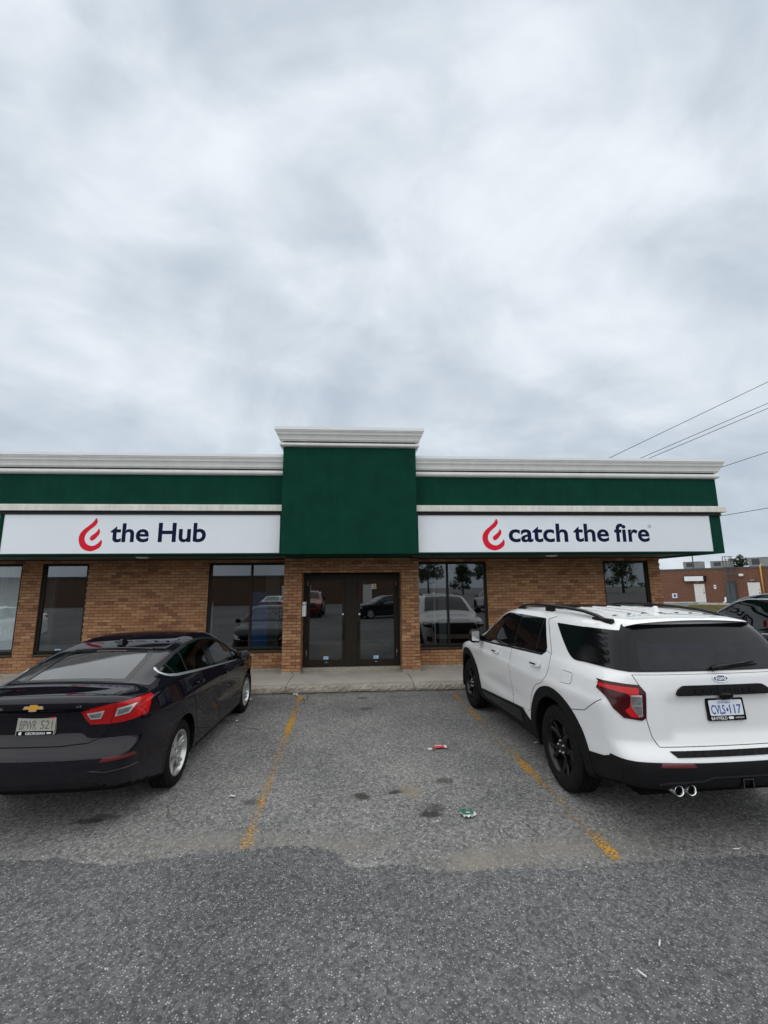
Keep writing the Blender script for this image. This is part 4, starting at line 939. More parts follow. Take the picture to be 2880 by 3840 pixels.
class CarKit:
    """panels of one car, all local to its Empty (rear axle centre on the ground, +y forward)"""
    def __init__(s, root, sk): s.root = root; s.sk = sk
    def patch(s, name, view, poly, mat, off=.003, parent=None, skirt=.008, d=.035, holes=()):
        return link(name, patch_mesh(name, s.sk, view, poly, off, skirt, d, holes), mat, parent or s.root)
    def seam(s, view, pts, parent=None, w=.007, mat='seam', name='panel_gap', off=.0012): return link(name, ribbon_mesh(name, s.sk, view, pts, w, off), mat, parent or s.root)
    def strip(s, name, view, pts, w, mat, off=.005, parent=None, taper=None): 
        o = link(name, ribbon_mesh(name, s.sk, view, pts, w, off, taper=taper), mat, parent or s.root); return autosmooth(o, 60)
    def panel(s, name, view, poly, mat, parent=None, gap=.004, off=.0032, d=.05):
        """painted panel with a dark gap round it"""
        o = s.patch(name, view, poly, mat, off, parent, .006, d)
        s.patch('panel_gap', view, inset(poly, -gap), 'seam', .001, o if (parent is None) else parent, .003, d*1.2, holes=[inset(poly, .03)])
        return o
    def text(s, name, txt, view, a0, a1, b0, b1, mat, parent=None, off=.006, bold=0.0, ext=.002, spacing=1.0):
        mid = s.sk.solve(view, [((a0+a1)/2, (b0+b1)/2), (a0, b0), (a1, b0), (a0, b1)]); n = Vector(s.sk.normal(mid[:1])[0]); P = [Vector(p) for p in mid]
        xd = P[2]-P[1]; yd = n.cross(xd.normalized()); o0 = P[0]-xd*.5-yd*((b1-b0)/2)+n*off
        me = text_fit(name, txt, frame_M(o0, xd, yd), xd.length, b1-b0, bold, ext, spacing); return link(name, me, mat, parent or s.root)
def add_seat(root, x, y, z, w, mat, tall=.62, head=True, rec=.24):
    m = MB(); lean = rec; s = []
    c = MB(); c.cbox((x, y+.24, z+.09), (w, .50, .17)); S = obj('seat', c, mat, root, bevel=.05, seg=3)
    b = MB(); M = Matrix.Rotation(lean, 3, 'X'); b.cbox((x, y-.02-tall/2*math.sin(lean), z+.12+tall/2), (w*.96, .14, tall), M); obj('backrest', b, mat, S, bevel=.05, seg=3)
    if head:
        h = MB(); hy = y-.03-(tall+.12)*math.sin(lean); hz = z+.12+tall+.11; h.cbox((x, hy, hz), (min(.27, w*.55), .10, .19), M); obj('headrest', h, mat, S, bevel=.045, seg=3)
        k = MB()
        for sx in (-.06, .06): k.tube([(x+sx, hy+.02, hz-.16), (x+sx, hy, hz)], .007, 6)
        obj('headrest_posts', k, 'steel', S)
    return S
def steering_wheel(root, x, y, z, mat, r=.185):
    m = MB(); n = 28; tilt = rad(25); pth = []
    for i in range(n+1):
        a = 2*math.pi*i/n; q = Vector((r*math.cos(a), 0, r*math.sin(a))); q = Matrix.Rotation(tilt, 3, 'X') @ q; pth.append(Vector((x, y, z))+q)
    m.tube(pth, .016, 8, False); W = obj('steering_wheel', m, mat, root, smooth=True)
    s = MB(); s.cbox((x, y+.01, z), (.13, .05, .11), Matrix.Rotation(tilt, 3, 'X'))
    for a in (0, math.pi, -math.pi/2):
        q = Matrix.Rotation(tilt, 3, 'X') @ Vector((r*math.cos(a), 0, r*math.sin(a))); s.tube([(x, y, z), (x+q.x, y+q.y, z+q.z)], .014, 6)
    s.tube([(x, y, z), (x, y+.3, z-.12)], .03, 8); obj('hub', s, mat, W, bevel=.01); return W
# car materials
def paint_mat(name, col, metal, rough, coat=1.0, flake=0.0):
    m, t, b = new_mat(name); L = t.links.new; b.inputs['Base Color'].default_value = (*col, 1); b.inputs['Metallic'].default_value = metal; b.inputs['Roughness'].default_value = rough; b.inputs['Coat Weight'].default_value = coat; b.inputs['Coat Roughness'].default_value = .02; b.inputs['Specular IOR Level'].default_value = (0.0 if max(col) < .1 else .3)
    tc = N(t, 'ShaderNodeTexCoord'); n = N(t, 'ShaderNodeTexNoise'); n.inputs['Scale'].default_value = 3.0; n.inputs['Detail'].default_value = 5; L(tc.outputs['Object'], n.inputs['Vector'])
    r = N(t, 'ShaderNodeMapRange'); r.inputs['From Min'].default_value = .35; r.inputs['From Max'].default_value = .8; r.inputs['To Min'].default_value = .01; r.inputs['To Max'].default_value = .045; L(n.outputs['Fac'], r.inputs[0]); L(r.outputs[0], b.inputs['Coat Roughness'])
    # road dust gathers low on the body
    sp = N(t, 'ShaderNodeSeparateXYZ'); L(tc.outputs['Object'], sp.inputs[0]); rz = N(t, 'ShaderNodeMapRange'); rz.inputs['From Min'].default_value = .75; rz.inputs['From Max'].default_value = .25; rz.inputs['To Max'].default_value = .10; L(sp.outputs['Z'], rz.inputs[0])
    n2 = N(t, 'ShaderNodeTexNoise'); n2.inputs['Scale'].default_value = 14; n2.inputs['Detail'].default_value = 6; L(tc.outputs['Object'], n2.inputs['Vector']); mu = N(t, 'ShaderNodeMath', operation='MULTIPLY'); L(rz.outputs[0], mu.inputs[0]); L(n2.outputs['Fac'], mu.inputs[1])
    mx = N(t, 'ShaderNodeMix', data_type='RGBA'); L(mu.outputs[0], mx.inputs['Factor']); mx.inputs[6].default_value = (*col, 1); mx.inputs[7].default_value = (.16, .145, .125, 1); L(mx.outputs[2], b.inputs['Base Color'])
paint_mat('paint_black', (0.0058, 0.0046, 0.0085), 0.0, 0.4, .75)
paint_mat('paint_white', (0.74, 0.745, 0.745), 0.0, 0.35)
paint_mat('paint_navy', (0.004, 0.005, 0.010), 0.0, 0.4)
paint_mat('paint_red', (0.30, 0.012, 0.014), 0.2, 0.3)
paint_mat('paint_silver', (0.40, 0.41, 0.42), 0.6, 0.35)
pmat('seam', (0.004, 0.004, 0.004), 0.8, spec=.1)
pmat('rubber', (0.010, 0.010, 0.010), 0.8, var=.25, vscale=18, bump=.2, bscale=150, spec=.1)
pmat('brake_disc', (0.06, 0.06, 0.06), 0.5, metal=.6)
pmat('rim_silver', (0.52, 0.52, 0.51), 0.30, metal=.75, var=.1, vscale=12)
pmat('rim_black', (0.005, 0.005, 0.006), 0.25, spec=.4)
pmat('chrome', (0.78, 0.79, 0.80), 0.16, metal=1.0)
pmat('bright_trim', (0.52, 0.54, 0.56), 0.35, metal=.8)
pmat('dark_chrome', (0.20, 0.20, 0.21), 0.2, metal=1.0)
pmat('cladding', (0.009, 0.009, 0.0095), 0.65, var=.25, vscale=8, bump=.15, bscale=300, spec=.12)
pmat('gloss_black', (0.003, 0.003, 0.0035), 0.12, spec=.25)
pmat('tinted_glass', (0.004, 0.0042, 0.005), 0.03, spec=.6)
pmat('dusty_glass', (0.028, 0.029, 0.034), 0.35, spec=.1, var=.18, vscale=7)
pmat('lamp_red', (0.36, 0.004, 0.006), 0.12, spec=.3, coat=.4)
pmat('lamp_dark_red', (0.045, 0.002, 0.004), 0.15, spec=.25, coat=.25)
pmat('lamp_bright_red', (0.52, 0.008, 0.009), 0.15, spec=.3, coat=.25)
pmat('lamp_clear', (0.55, 0.56, 0.56), 0.2, metal=.4, coat=1.0, var=.25, vscale=25)
pmat('lamp_grey', (0.22, 0.22, 0.22), 0.2, metal=.5, coat=1.0, var=.3, vscale=30)
pmat('plate_white', (0.66, 0.70, 0.74), 0.45, var=.05)
pmat('plate_faded', (0.34, 0.335, 0.28), 0.6, var=.15, vscale=20)
pmat('plate_grey_text', (0.12, 0.12, 0.12), 0.6)
pmat('plate_blue', (0.015, 0.05, 0.33), 0.5)
pmat('letter_white', (0.75, 0.75, 0.75), 0.5)
pmat('badge_gold', (0.62, 0.33, 0.05), 0.3, metal=.5)
pmat('badge_blue', (0.01, 0.03, 0.12), 0.2, coat=1.0)
pmat('seat_cloth', (0.02, 0.02, 0.021), 0.9, spec=.1)
pmat('cabin', (0.013, 0.013, 0.014), 0.85, spec=.1)
pmat('reflector_red', (0.10, 0.006, 0.008), 0.25, coat=.6)
# ------------------------------------------------------------------ white three-row SUV
def box_bump(x, z, x0, z0, z1, sx, sz):
    """smooth 0..1 plateau |x|<x0, z0<z<z1"""
    sg = lambda t: 1/(1+np.exp(-np.clip(t, -40, 40))); return sg((x0-x)/sx)*sg((z-z0)/sz)*sg((z1-z)/sz)
SUV_P = dict(
    ztop=[(-1.4, 1.655), (-.8, 1.70), (-.4, 1.728), (.2, 1.752), (.9, 1.762), (1.5, 1.742), (1.85, 1.69), (2.1, 1.575), (2.72, 1.215), (2.95, 1.165), (3.3, 1.12), (3.7, 1.05), (3.95, .95), (4.2, .8)],
    yrear=[(.1, -1.0), (.33, -1.08), (.42, -1.125), (.58, -1.14), (.625, -1.135), (.66, -1.12), (.745, -1.053), (.9, -1.048), (1.1, -1.035), (1.25, -1.01), (1.285, -.995), (1.6, -.80), (1.9, -.62)],
    yfront=[(.1, 3.72), (.3, 3.84), (.5, 3.93), (.75, 3.955), (1.0, 3.92), (1.15, 3.8), (1.6, 3.4), (2, 3)],
    w=[(.1, .86), (.30, .93), (.42, .955), (.56, .968), (.70, .972), (.85, .985), (.985, 1.0), (1.02, .998), (1.06, .982), (1.18, .955), (1.25, .930), (1.28, .912), (1.45, .842), (1.62, .762), (1.70, .715), (1.9, .6)],
    taper=[(-1.3, -.10), (-1.0, -.055), (-.6, -.018), (-.2, 0), (2.6, 0), (3.2, -.015), (3.6, -.06), (3.95, -.16), (4.2, -.25)],
    gtaper=[(-1.3, -.08), (-.7, -.035), (0, 0), (1.6, 0), (2.6, -.05), (4.2, -.1)],
    zbot=[(-1.4, .45), (-1.0, .43), (-.6, .34), (-.4, .28), (3.2, .27), (3.6, .27), (4.2, .32)], crown=.085, belt=1.24, bowr=.055, bowr2=.13, bowf=.12, bowf2=.22,
    kst=.13, kr=.10, kf=.16, y0=-1.2, y1=4.0, zmax=1.78, wsig=.012,
    rex=lambda x, z: .022*box_bump(x, z, .50+.45*(1.0-z)*0, .80, 1.085, .02, .014),
    extra=lambda y, z: -.016*np.exp(-((z-.66)/.09)**2)*np.clip(1-np.abs(y-1.5)/1.0, 0, 1)+.012*np.exp(-((z-.62)/.25)**2)*(np.exp(-((y)/.55)**2)+np.exp(-((y-3.025)/.55)**2)))
suv_sk = Skin(SUV_P)
def build_suv():
    R0, WB, RA = .395, 3.025, .478
    car = thing('parked_suv', 'white SUV with black roof rails, black wheels and tinted glass parked by the entrance', 'car', (3.018, 4.6637, 0), .0348)
    root_loc, root_rot = car.location.copy(), car.rotation_euler.copy(); car.location = (0, 0, 0); car.rotation_euler = (0, 0, 0)
    sk = suv_sk; K = CarKit(car, sk); cuts = []
    for c in (0, WB): cuts += [('L', circle(c, R0, RA, 64)), ('R', circle(c, R0, RA, 64)), ('D', [(.5, c-RA), (1.2, c-RA), (1.2, c+RA), (.5, c+RA)])]
    me = body_mesh('body', sk, cuts); body = link('body', me, 'paint_white', car)
    ln = MB()
    for c in (0, WB):
        for s in (-1, 1): liner(ln, s*.48, s*.955, c, R0, RA-.004, .27)
    obj('wheel_liner', ln, 'seam', car)['kind'] = 'stuff'
    # side cladding
    def arch(c, rear):
        a0, a1 = (rad(-22), rad(194)) if rear else (rad(-14), rad(202)); n = 40
        outer = [(c+(.585+.012*abs(math.cos(a)))*math.cos(a), R0+.578*math.sin(a)) for a in np.linspace(a0, a1, n)]; inn = [(c+(RA-.004)*math.cos(a), R0+(RA-.004)*math.sin(a)) for a in np.linspace(a1, a0, n)]
        return [(y, max(z, .27)) for y, z in outer+inn]
    for v in 'LR':
        for c, r in ((0, True), (WB, False)): K.patch('arch_cladding', v, arch(c, r), 'cladding', .014, skirt=.03)
        K.patch('sill_cladding', v, [(.56, .31), (2.48, .30), (2.47, .44), (2.30, .452), (.92, .555), (.82, .56), (.70, .50), (.60, .47)], 'cladding', .012, skirt=.02)
        K.patch('sill_step', v, [(.82, .40), (2.2, .36), (2.34, .41), (2.28, .435), (.96, .525), (.86, .52)], 'gloss_black', .018, skirt=.01)
        K.patch('bumper_cladding', v, [(-.48, .36), (-.80, .42), (-.95, .46), (-.97, .52), (-.95, .635), (-.86, .622), (-.77, .588), (-.56, .555)], 'cladding', .009, skirt=.02, d=.02)
        # glass
        K.patch('front_window', v, [(1.25, 1.225), (1.83, 1.195), (2.36, 1.178), (2.42, 1.20), (2.10, 1.44), (1.78, 1.60), (1.66, 1.628), (1.25, 1.632)], 'tinted_glass', .004, d=.05)
        K.patch('window_pillar', v, [(1.11, 1.235), (1.245, 1.227), (1.245, 1.632), (1.16, 1.632)], 'gloss_black', .005)
        K.patch('rear_window', v, round_poly([(.27, 1.268), (1.10, 1.238), (1.15, 1.632), (.50, 1.628), (.47, 1.60), (.225, 1.32)], [.03, 0, 0, .03, 0, .03]), 'tinted_glass', .004, d=.05)
        K.strip('window_divider', v, [(.475, 1.275), (.515, 1.62)], .014, 'black_metal', .007)
        K.patch('quarter_window', v, round_poly([(-.31, 1.288), (-.66, 1.30), (-.47, 1.598), (.20, 1.60), (-.20, 1.335)], [.08, 0, 0, .02, .05]), 'tinted_glass', .004, d=.05)
        K.patch('pillar_trim', v, [(-.655, 1.30), (-.89, 1.306), (-.70, 1.60), (-.47, 1.598)], 'gloss_black', .005, d=.02)
        K.strip('belt_trim', v, [(2.40, 1.178), (1.83, 1.188), (1.12, 1.222), (.30, 1.255), (.225, 1.30)], .022, 'black_metal', .008)
        # doors
        fd = [(1.125, .56), (1.13, 1.21), (1.83, 1.175), (2.36, 1.165), (2.40, 1.05), (2.405, .75), (2.39, .60), (2.33, .465), (1.125, .545)]
        rd = [(.72, .575), (1.113, .548), (1.118, 1.21), (.30, 1.245), (.205, 1.30), (.115, 1.28), (.085, 1.16), (.12, 1.06), (.21, .978), (.36, .925), (.47, .85), (.55, .74), (.60, .60), (.66, .57)]
        for nm, poly, hy in (('front_door', fd, 1.62), ('rear_door', rd, .36)):
            D = K.panel(nm, v, poly, 'paint_white')
            hz = 1.10 if nm == 'front_door' else 1.135
            H = K.patch('handle', v, round_poly([(hy-.10, hz-.018), (hy+.13, hz-.022), (hy+.13, hz+.012), (hy-.10, hz+.022)], .012), 'paint_white', .036, D, .012, d=.02)
            K.patch('handle_inlay', v, [(hy-.03, hz-.008), (hy+.125, hz-.012), (hy+.125, hz+.004), (hy-.03, hz+.008)], 'gloss_black', .038, D, .004, d=.02)
            K.patch('handle_cup', v, circle(hy+.0, hz-.005, .048, 18), 'lamp_grey' if False else 'paint_white', .0045, D, .003, d=.02)
        K.seam(v, [(.085, 1.16), (.115, 1.30), (.30, 1.50), (.43, 1.625)]); K.seam(v, [(.43, 1.625), (.30, 1.66), (.0, 1.655)][:2])
        FDp = round_poly([(-.17, 1.06), (-.36, 1.075), (-.375, 1.175), (-.19, 1.175)], .03); K.panel('fuel_door' if v == 'L' else 'charge_cap', v, FDp, 'paint_white', d=.03) if v == 'L' else None
        K.seam(v, [(-.36, .852), (-.58, .90), (-.82, 1.05)], w=.006)
        # mirror
    for s, v in ((-1, 'L'), (1, 'R')):
        m = MB(); sec = []
        for t, (yy, zz, sy, sz) in ((.93, (2.28, 1.215, .05, .03)), (.99, (2.27, 1.225, .06, .045)), (1.03, (2.25, 1.245, .085, .10)), (1.13, (2.25, 1.25, .085, .105)), (1.17, (2.24, 1.25, .06, .08))):
            sec.append([(s*t, yy+sy*math.cos(a)*(1 if math.cos(a) > 0 else .6), zz+sz*math.sin(a)) for a in np.linspace(0, 2*math.pi, 14, endpoint=False)])
        m.add([p for q in sec for p in q], [(i*14+k, i*14+(k+1) % 14, (i+1)*14+(k+1) % 14, (i+1)*14+k) for i in range(4) for k in range(14)]+[tuple(range(14)), tuple(56+k for k in range(14))])
        M = obj('side_mirror', m, 'gloss_black', car, smooth=True)
        g = MB(); g.add([(s*1.035, 2.195, 1.175), (s*1.15, 2.195, 1.185), (s*1.15, 2.195, 1.32), (s*1.035, 2.195, 1.325)], [(0, 1, 2, 3)]); obj('mirror_glass', g, 'chrome', M)
    # rear: tailgate, glass, lamps
    gate = K.panel('tailgate', 'B', [(-.735, 1.262), (-.705, 1.195), (-.66, 1.13), (-.685, .93), (-.66, .80), (-.62, .728), (.62, .728), (.66, .80), (.685, .93), (.66, 1.13), (.705, 1.195), (.735, 1.262)], 'paint_white', d=.04)
    gl = [(-.76, 1.285), (.76, 1.285), (.665, 1.60), (.62, 1.648), (-.62, 1.648), (-.665, 1.60)]
    K.patch('rear_window', 'B', gl, 'gloss_black', .006, gate, .01, d=.04)
    K.patch('rear_window_dust', 'B', round_poly([(-.66, 1.295), (.66, 1.295), (.60, 1.50), (.57, 1.535), (.50, 1.495), (-.50, 1.495), (-.57, 1.535), (-.60, 1.50)], .03), 'dusty_glass', .0075, gate, .0, d=.04)  # dust film; its cut top edge leaves black glass as the spoiler's shadow
    for s in (-1, 1):
        K.patch('pillar_trim', 'B', [(s*.755, 1.287), (s*.885, 1.295), (s*.795, 1.50), (s*.745, 1.60), (s*.66, 1.60)], 'gloss_black', .007, None, .01, d=.02)
        ms = (lambda P: P) if s > 0 else mirror
        xt = lambda y, z: float(sk.solve('R', [(y, z)])[0, 0])-.002
        base = [(.665, 1.135), (.69, .938), (.725, .918), (.85, .935), (.905, 1.0), (xt(-.80, 1.10), 1.115), (xt(-.72, 1.13), 1.128), (xt(-.69, 1.2), 1.198), (.86, 1.20), (.705, 1.188)]
        T = K.patch('tail_light', 'B', ms(base), 'lamp_dark_red', .010, None, .02, d=.025)
        K.patch('lamp_band', 'B', ms([(.715, 1.165), (.74, .94), (.80, .945), (.835, .99), (.80, 1.02), (.785, 1.10), (.80, 1.118), (xt(-.76, 1.15), 1.148), (xt(-.73, 1.175), 1.176), (.85, 1.175)]), 'lamp_bright_red', .014, T, .006, d=.025)
        K.patch('reversing_lens', 'B', ms([(.70, 1.112), (.715, .95), (.742, .945), (.79, 1.02), (.785, 1.108)]), 'chrome', .017, T, .006, d=.025)
        for za, zb in ((1.04, 1.10), (.962, 1.03)): K.patch('reversing_lamp', 'B', ms([(.708+(1.1-zb)*.08, zb), (.712+(1.1-za)*.08, za), (.775 if za > 1 else .752, za), (.777, zb)]), 'lamp_grey', .020, T, .004, d=.02)
        K.patch('reflector', 'B', ms([(.40, .600), (.68, .602), (.66, .630), (.42, .628)]), 'reflector_red', .016, None, .01)
        for dx in (.615, .512):
            e = MB(); e.lathe([(.031, .02), (.034, -.004), (.037, -.007), (.039, -.002), (.039, .16), (.031, .16)], lambda a, b, c: (s*(dx-.045)+a, -1.135+c, .445+b), 28); E = autosmooth(obj('exhaust_tip', e, 'chrome', car), 50)
            e = MB(); e.lathe([(.032, .03), (0, .035)], lambda a, b, c: (s*(dx-.045)+a, -1.135+c, .445+b), 20); obj('exhaust_bore', e, 'seam', E)
    xb = [xt(-.84, zz) for zz in (.455, .50, .60, .634)]
    K.patch('lower_bumper', 'B', [(-xb[0], .455), (-.5, .435), (.5, .435), (xb[0], .455), (xb[1], .50), (xb[2], .60), (xb[3], .634), (.60, .632), (.3, .627), (-.3, .627), (-.60, .632), (-xb[3], .634), (-xb[2], .60), (-xb[1], .50)], 'cladding', .0115, None, .02, d=.03)
    K.strip('bumper_crease', 'B', [(-.70, .478), (-.62, .492), (-.36, .500), (-.27, .525), (.27, .525), (.36, .500), (.62, .492), (.70, .478)], .018, 'cladding', .022)
    K.patch('bumper_step', 'B', [(-.56, .700), (-.52, .662), (.52, .662), (.56, .700)], 'cladding', .010, None, .02)
    for i in range(14):
        x = -.46+i*.07; K.strip('step_rib', 'B', [(x, .668), (x+.03, .695)], .006, 'black_metal', .014)
    bar = K.patch('gate_handle', 'B', round_poly([(-.425, 1.108), (.425, 1.108), (.40, 1.15), (.35, 1.18), (-.35, 1.18), (-.40, 1.15)], .02), 'cladding', .028, gate, .05, d=.03)
    K.text('model_lettering', 'EXPLORER', 'B', -.27, .27, 1.125, 1.158, 'gloss_black', bar, .030, .01, .004, 1.35)
    c = MB(); c.lathe([(0, -.02), (.03, -.018), (.05, 0)], lambda a, b, d: (a*1.3, float(sk.solve('B', [(0, 1.1)])[0, 1])-.028+d*.3, 1.098+b*.55), 20); obj('rear_camera', c, 'gloss_black', gate, smooth=True)
    # badge
    by = float(sk.solve('B', [(0, 1.225)])[0, 1]); tilt = Matrix.Rotation(rad(-14), 3, 'X')
    def disc(name, rx, rz, mat, d, parent):
        m = MB(); ps = [(rx*math.cos(t), rz*math.sin(t)) for t in np.linspace(0, 2*math.pi, 36, endpoint=False)]
        def fn(a, b, k): q = tilt @ Vector((a, k, b)); return (q.x, q.y+by, q.z+1.228)
        m.prism(ps, fn, -d, -.002); return obj(name, m, mat, parent)
    bd = disc('badge', .070, .0285, 'chrome', .010, gate); disc('badge_field', .064, .024, 'badge_blue', .0115, bd)
    q = tilt @ Vector((-.044, -.012, -.015)); me = text_fit('badge_script', 'Ford', frame_M((q.x, q.y+by, q.z+1.228), (1, 0, 0), tilt @ Vector((0, 0, 1))), .088, .033, .02, .001); link('badge_script', me, 'letter_white', bd)
    plate(car, gate, sk, (0.0, .99), 'suv')
    # wiper
    yw = lambda x, z: Vector(sk.solve('B', [(x, z)])[0])+Vector((0, -.03, .005))
    w = MB(); w.tube([yw(-.06, 1.30), yw(0, 1.315), yw(.20, 1.335), yw(.36, 1.345)], [.022, .02, .011, .007], 8); wp = obj('rear_wiper', w, 'gloss_black', gate, smooth=True)
    w = MB(); w.tube([yw(0.0, 1.298)+Vector((0, .012, 0)), yw(.39, 1.325)+Vector((0, .012, 0))], .006, 6); obj('blade', w, 'rubber', wp)
    # hitch
    h = MB(); y0 = -1.16
    for (a, b, c2, d) in ((-.045, .045, .505, .513), (-.045, .045, .437, .445), (-.045, -.037, .445, .505), (.037, .045, .445, .505)): h.box(a, b, y0, y0+.2, c2, d)
    obj('hitch_receiver', h, 'dark_chrome', car); h = MB(); h.box(-.30, .30, -1.08, -1.0, .42, .45); obj('hitch_bar', h, 'black_metal', car, bevel=.01)
    # roof: dark glass front half, ribbed rear, rails, spoiler, antenna
    K.patch('roof_glass', 'T', round_poly([(-.56, .50), (.56, .50), (.56, 1.70), (-.56, 1.70)], .06), 'gloss_black', .004, None, .006, d=.06)
    for x in (-.48, -.33, -.18, .0, .18, .33, .48): K.strip('roof_rib', 'T', [(x, -.40), (x, .44)], .05, 'paint_white', .012)
    sp = MB(); rows = []
    ys = [-.42, -.55, -.68, -.79, -.815, -.79, -.66, -.50]; zs = [.004, .008, .006, -.002, -.010, -.016, -.024, -.03]
    nx = 25
    for j in range(len(ys)):
        r = []
        for i in range(nx):
            t = -1+2*i/(nx-1); hw = .705-.05*max(0, (-.42-ys[j]))/.4; x = t*hw; edge = max(0, abs(t)-.80)/.20
            y = ys[j]+.13*max(0, (-.42-ys[j])/.4)*(edge**2)+.03*t*t*max(0, (-.42-ys[j])/.4); z = float(sk.zt(max(ys[j], -.9)))-SUV_P['crown']*x*x+zs[j]-.045*edge**2
            r.append((x, y, z))
        rows.append(r)
    nr = len(rows); sp.add([p for r in rows for p in r], [(j*nx+i, j*nx+i+1, ((j+1) % nr)*nx+i+1, ((j+1) % nr)*nx+i) for j in range(nr) for i in range(nx-1)]+[tuple(j*nx for j in range(nr)), tuple(j*nx+nx-1 for j in range(nr))])
    autosmooth(obj('spoiler', sp, 'paint_white', car), 42)
    bl = MB(); yb = -.80; bl.box(-.20, .20, -.77, -.75, 1.632, 1.642); obj('brake_light', bl, 'lamp_dark_red', car)
    for s in (-1, 1):
        xs = .645; rz = lambda y: float(sk.zt(y))-SUV_P['crown']*xs*xs
        p = [(1.50, .0), (1.40, .032), (1.25, .052), (.95, .058), (.6, .058), (.2, .056), (-.15, .05), (-.36, .030), (-.52, .0)]
        v = []; f = []
        for y, dz in p: 
            z = rz(y)+dz; k = .024
            v += [(s*(xs+.026), y, z-k), (s*(xs+.022), y, z), (s*(xs-.014), y, z+.004), (s*(xs-.026), y, z-k)]
        f = [(i*4+j, i*4+(j+1) % 4, i*4+4+(j+1) % 4, i*4+4+j) for i in range(len(p)-1) for j in range(4)]+[(0, 1, 2, 3), (32, 33, 34, 35)]
        m = MB(); m.add(v, f); rl = obj('roof_rail', m, 'black_metal', car, bevel=.006)
        for ya, yb2 in ((1.52, 1.28), (.70, .50), (-.30, -.62)):
            m = MB(); e_ = ya > 1 or ya < 0; m.box(s*(xs-.02), s*(xs+.02), yb2, ya, rz((ya+yb2)/2)-.05, rz((ya+yb2)/2)+(.008 if e_ else .035)); obj('rail_foot', m, 'black_metal', rl, bevel=.012)
    ant = MB(); y0 = -.30; z0 = float(sk.zt(y0)); ant.prism([(y0-.07, z0-.01), (y0+.10, z0-.005), (y0+.02, z0+.035), (y0-.035, z0+.062), (y0-.06, z0+.06)], lambda a, b, d: (d*(1-.6*max(0, (b-z0)/.065)), a, b), -.032, .032); obj('antenna', ant, 'paint_white', car, bevel=.008, seg=3)
    # windscreen and front end (mirrored in the shop window)
    K.patch('windscreen', 'T', [(-.72, 2.62), (.72, 2.62), (.60, 1.84), (-.60, 1.84)], 'tinted_glass', .004, None, .006, d=.06)
    gr = K.patch('grille', 'F', round_poly([(-.60, .66), (.60, .66), (.64, .80), (.60, .955), (-.60, .955), (-.64, .80)], .04), 'gloss_black', .008, None, .02, d=.05)
    for zz in (.72, .78, .84, .90): K.strip('grille_bar', 'F', [(-.56, zz), (.56, zz)], .014, 'dark_chrome', .014, gr)
    K.patch('lower_intake', 'F', round_poly([(-.52, .40), (.52, .40), (.60, .53), (-.60, .53)], .03), 'cladding', .006, None, .02, d=.05)
    for s in (-1, 1):
        ms = (lambda P: P) if s > 0 else mirror
        hl = K.patch('headlight', 'F', ms([(.66, .83), (.86, .85), (.895, .90), (.88, .97), (.66, .955)]), 'gloss_black', .01, None, .02, d=.03)
        K.patch('headlight_lens', 'F', ms([(.68, .91), (.86, .92), (.865, .955), (.68, .945)]), 'lamp_clear', .014, hl, .006, d=.03)
        K.patch('fog_pocket', 'F', ms([(.66, .45), (.80, .46), (.80, .58), (.66, .58)]), 'cladding', .008, None, .02, d=.03)
    for i, ch in enumerate('EXPLORER'):
        x = .42-i*.12; m = MB(); y = 3.70; p = Vector(sk.solve('T', [(x, y)])[0]); n = Vector(sk.normal(np.array([p]))[0]); me = text_fit('hood_letter', ch, frame_M(p+n*.004+Vector((.03, 0, -.0)), (-1, 0, 0), n.cross(Vector((-1, 0, 0)))), .062, .045, .02, .004); link('hood_letter', me, 'gloss_black', car)
    add_wheels(car, wheel_meshes('suv', R0, .262, .255, 5, 'split'), [(-.835, 0, R0), (.835, 0, R0), (-.835, WB, R0), (.835, WB, R0)], 'rim_black', 'steel')
    ch = MB(); ch.box(-.70, .70, -.85, 3.6, .30, .36); obj('underbody', ch, 'seam', car)
    car.location = root_loc; car.rotation_euler = root_rot
    return car
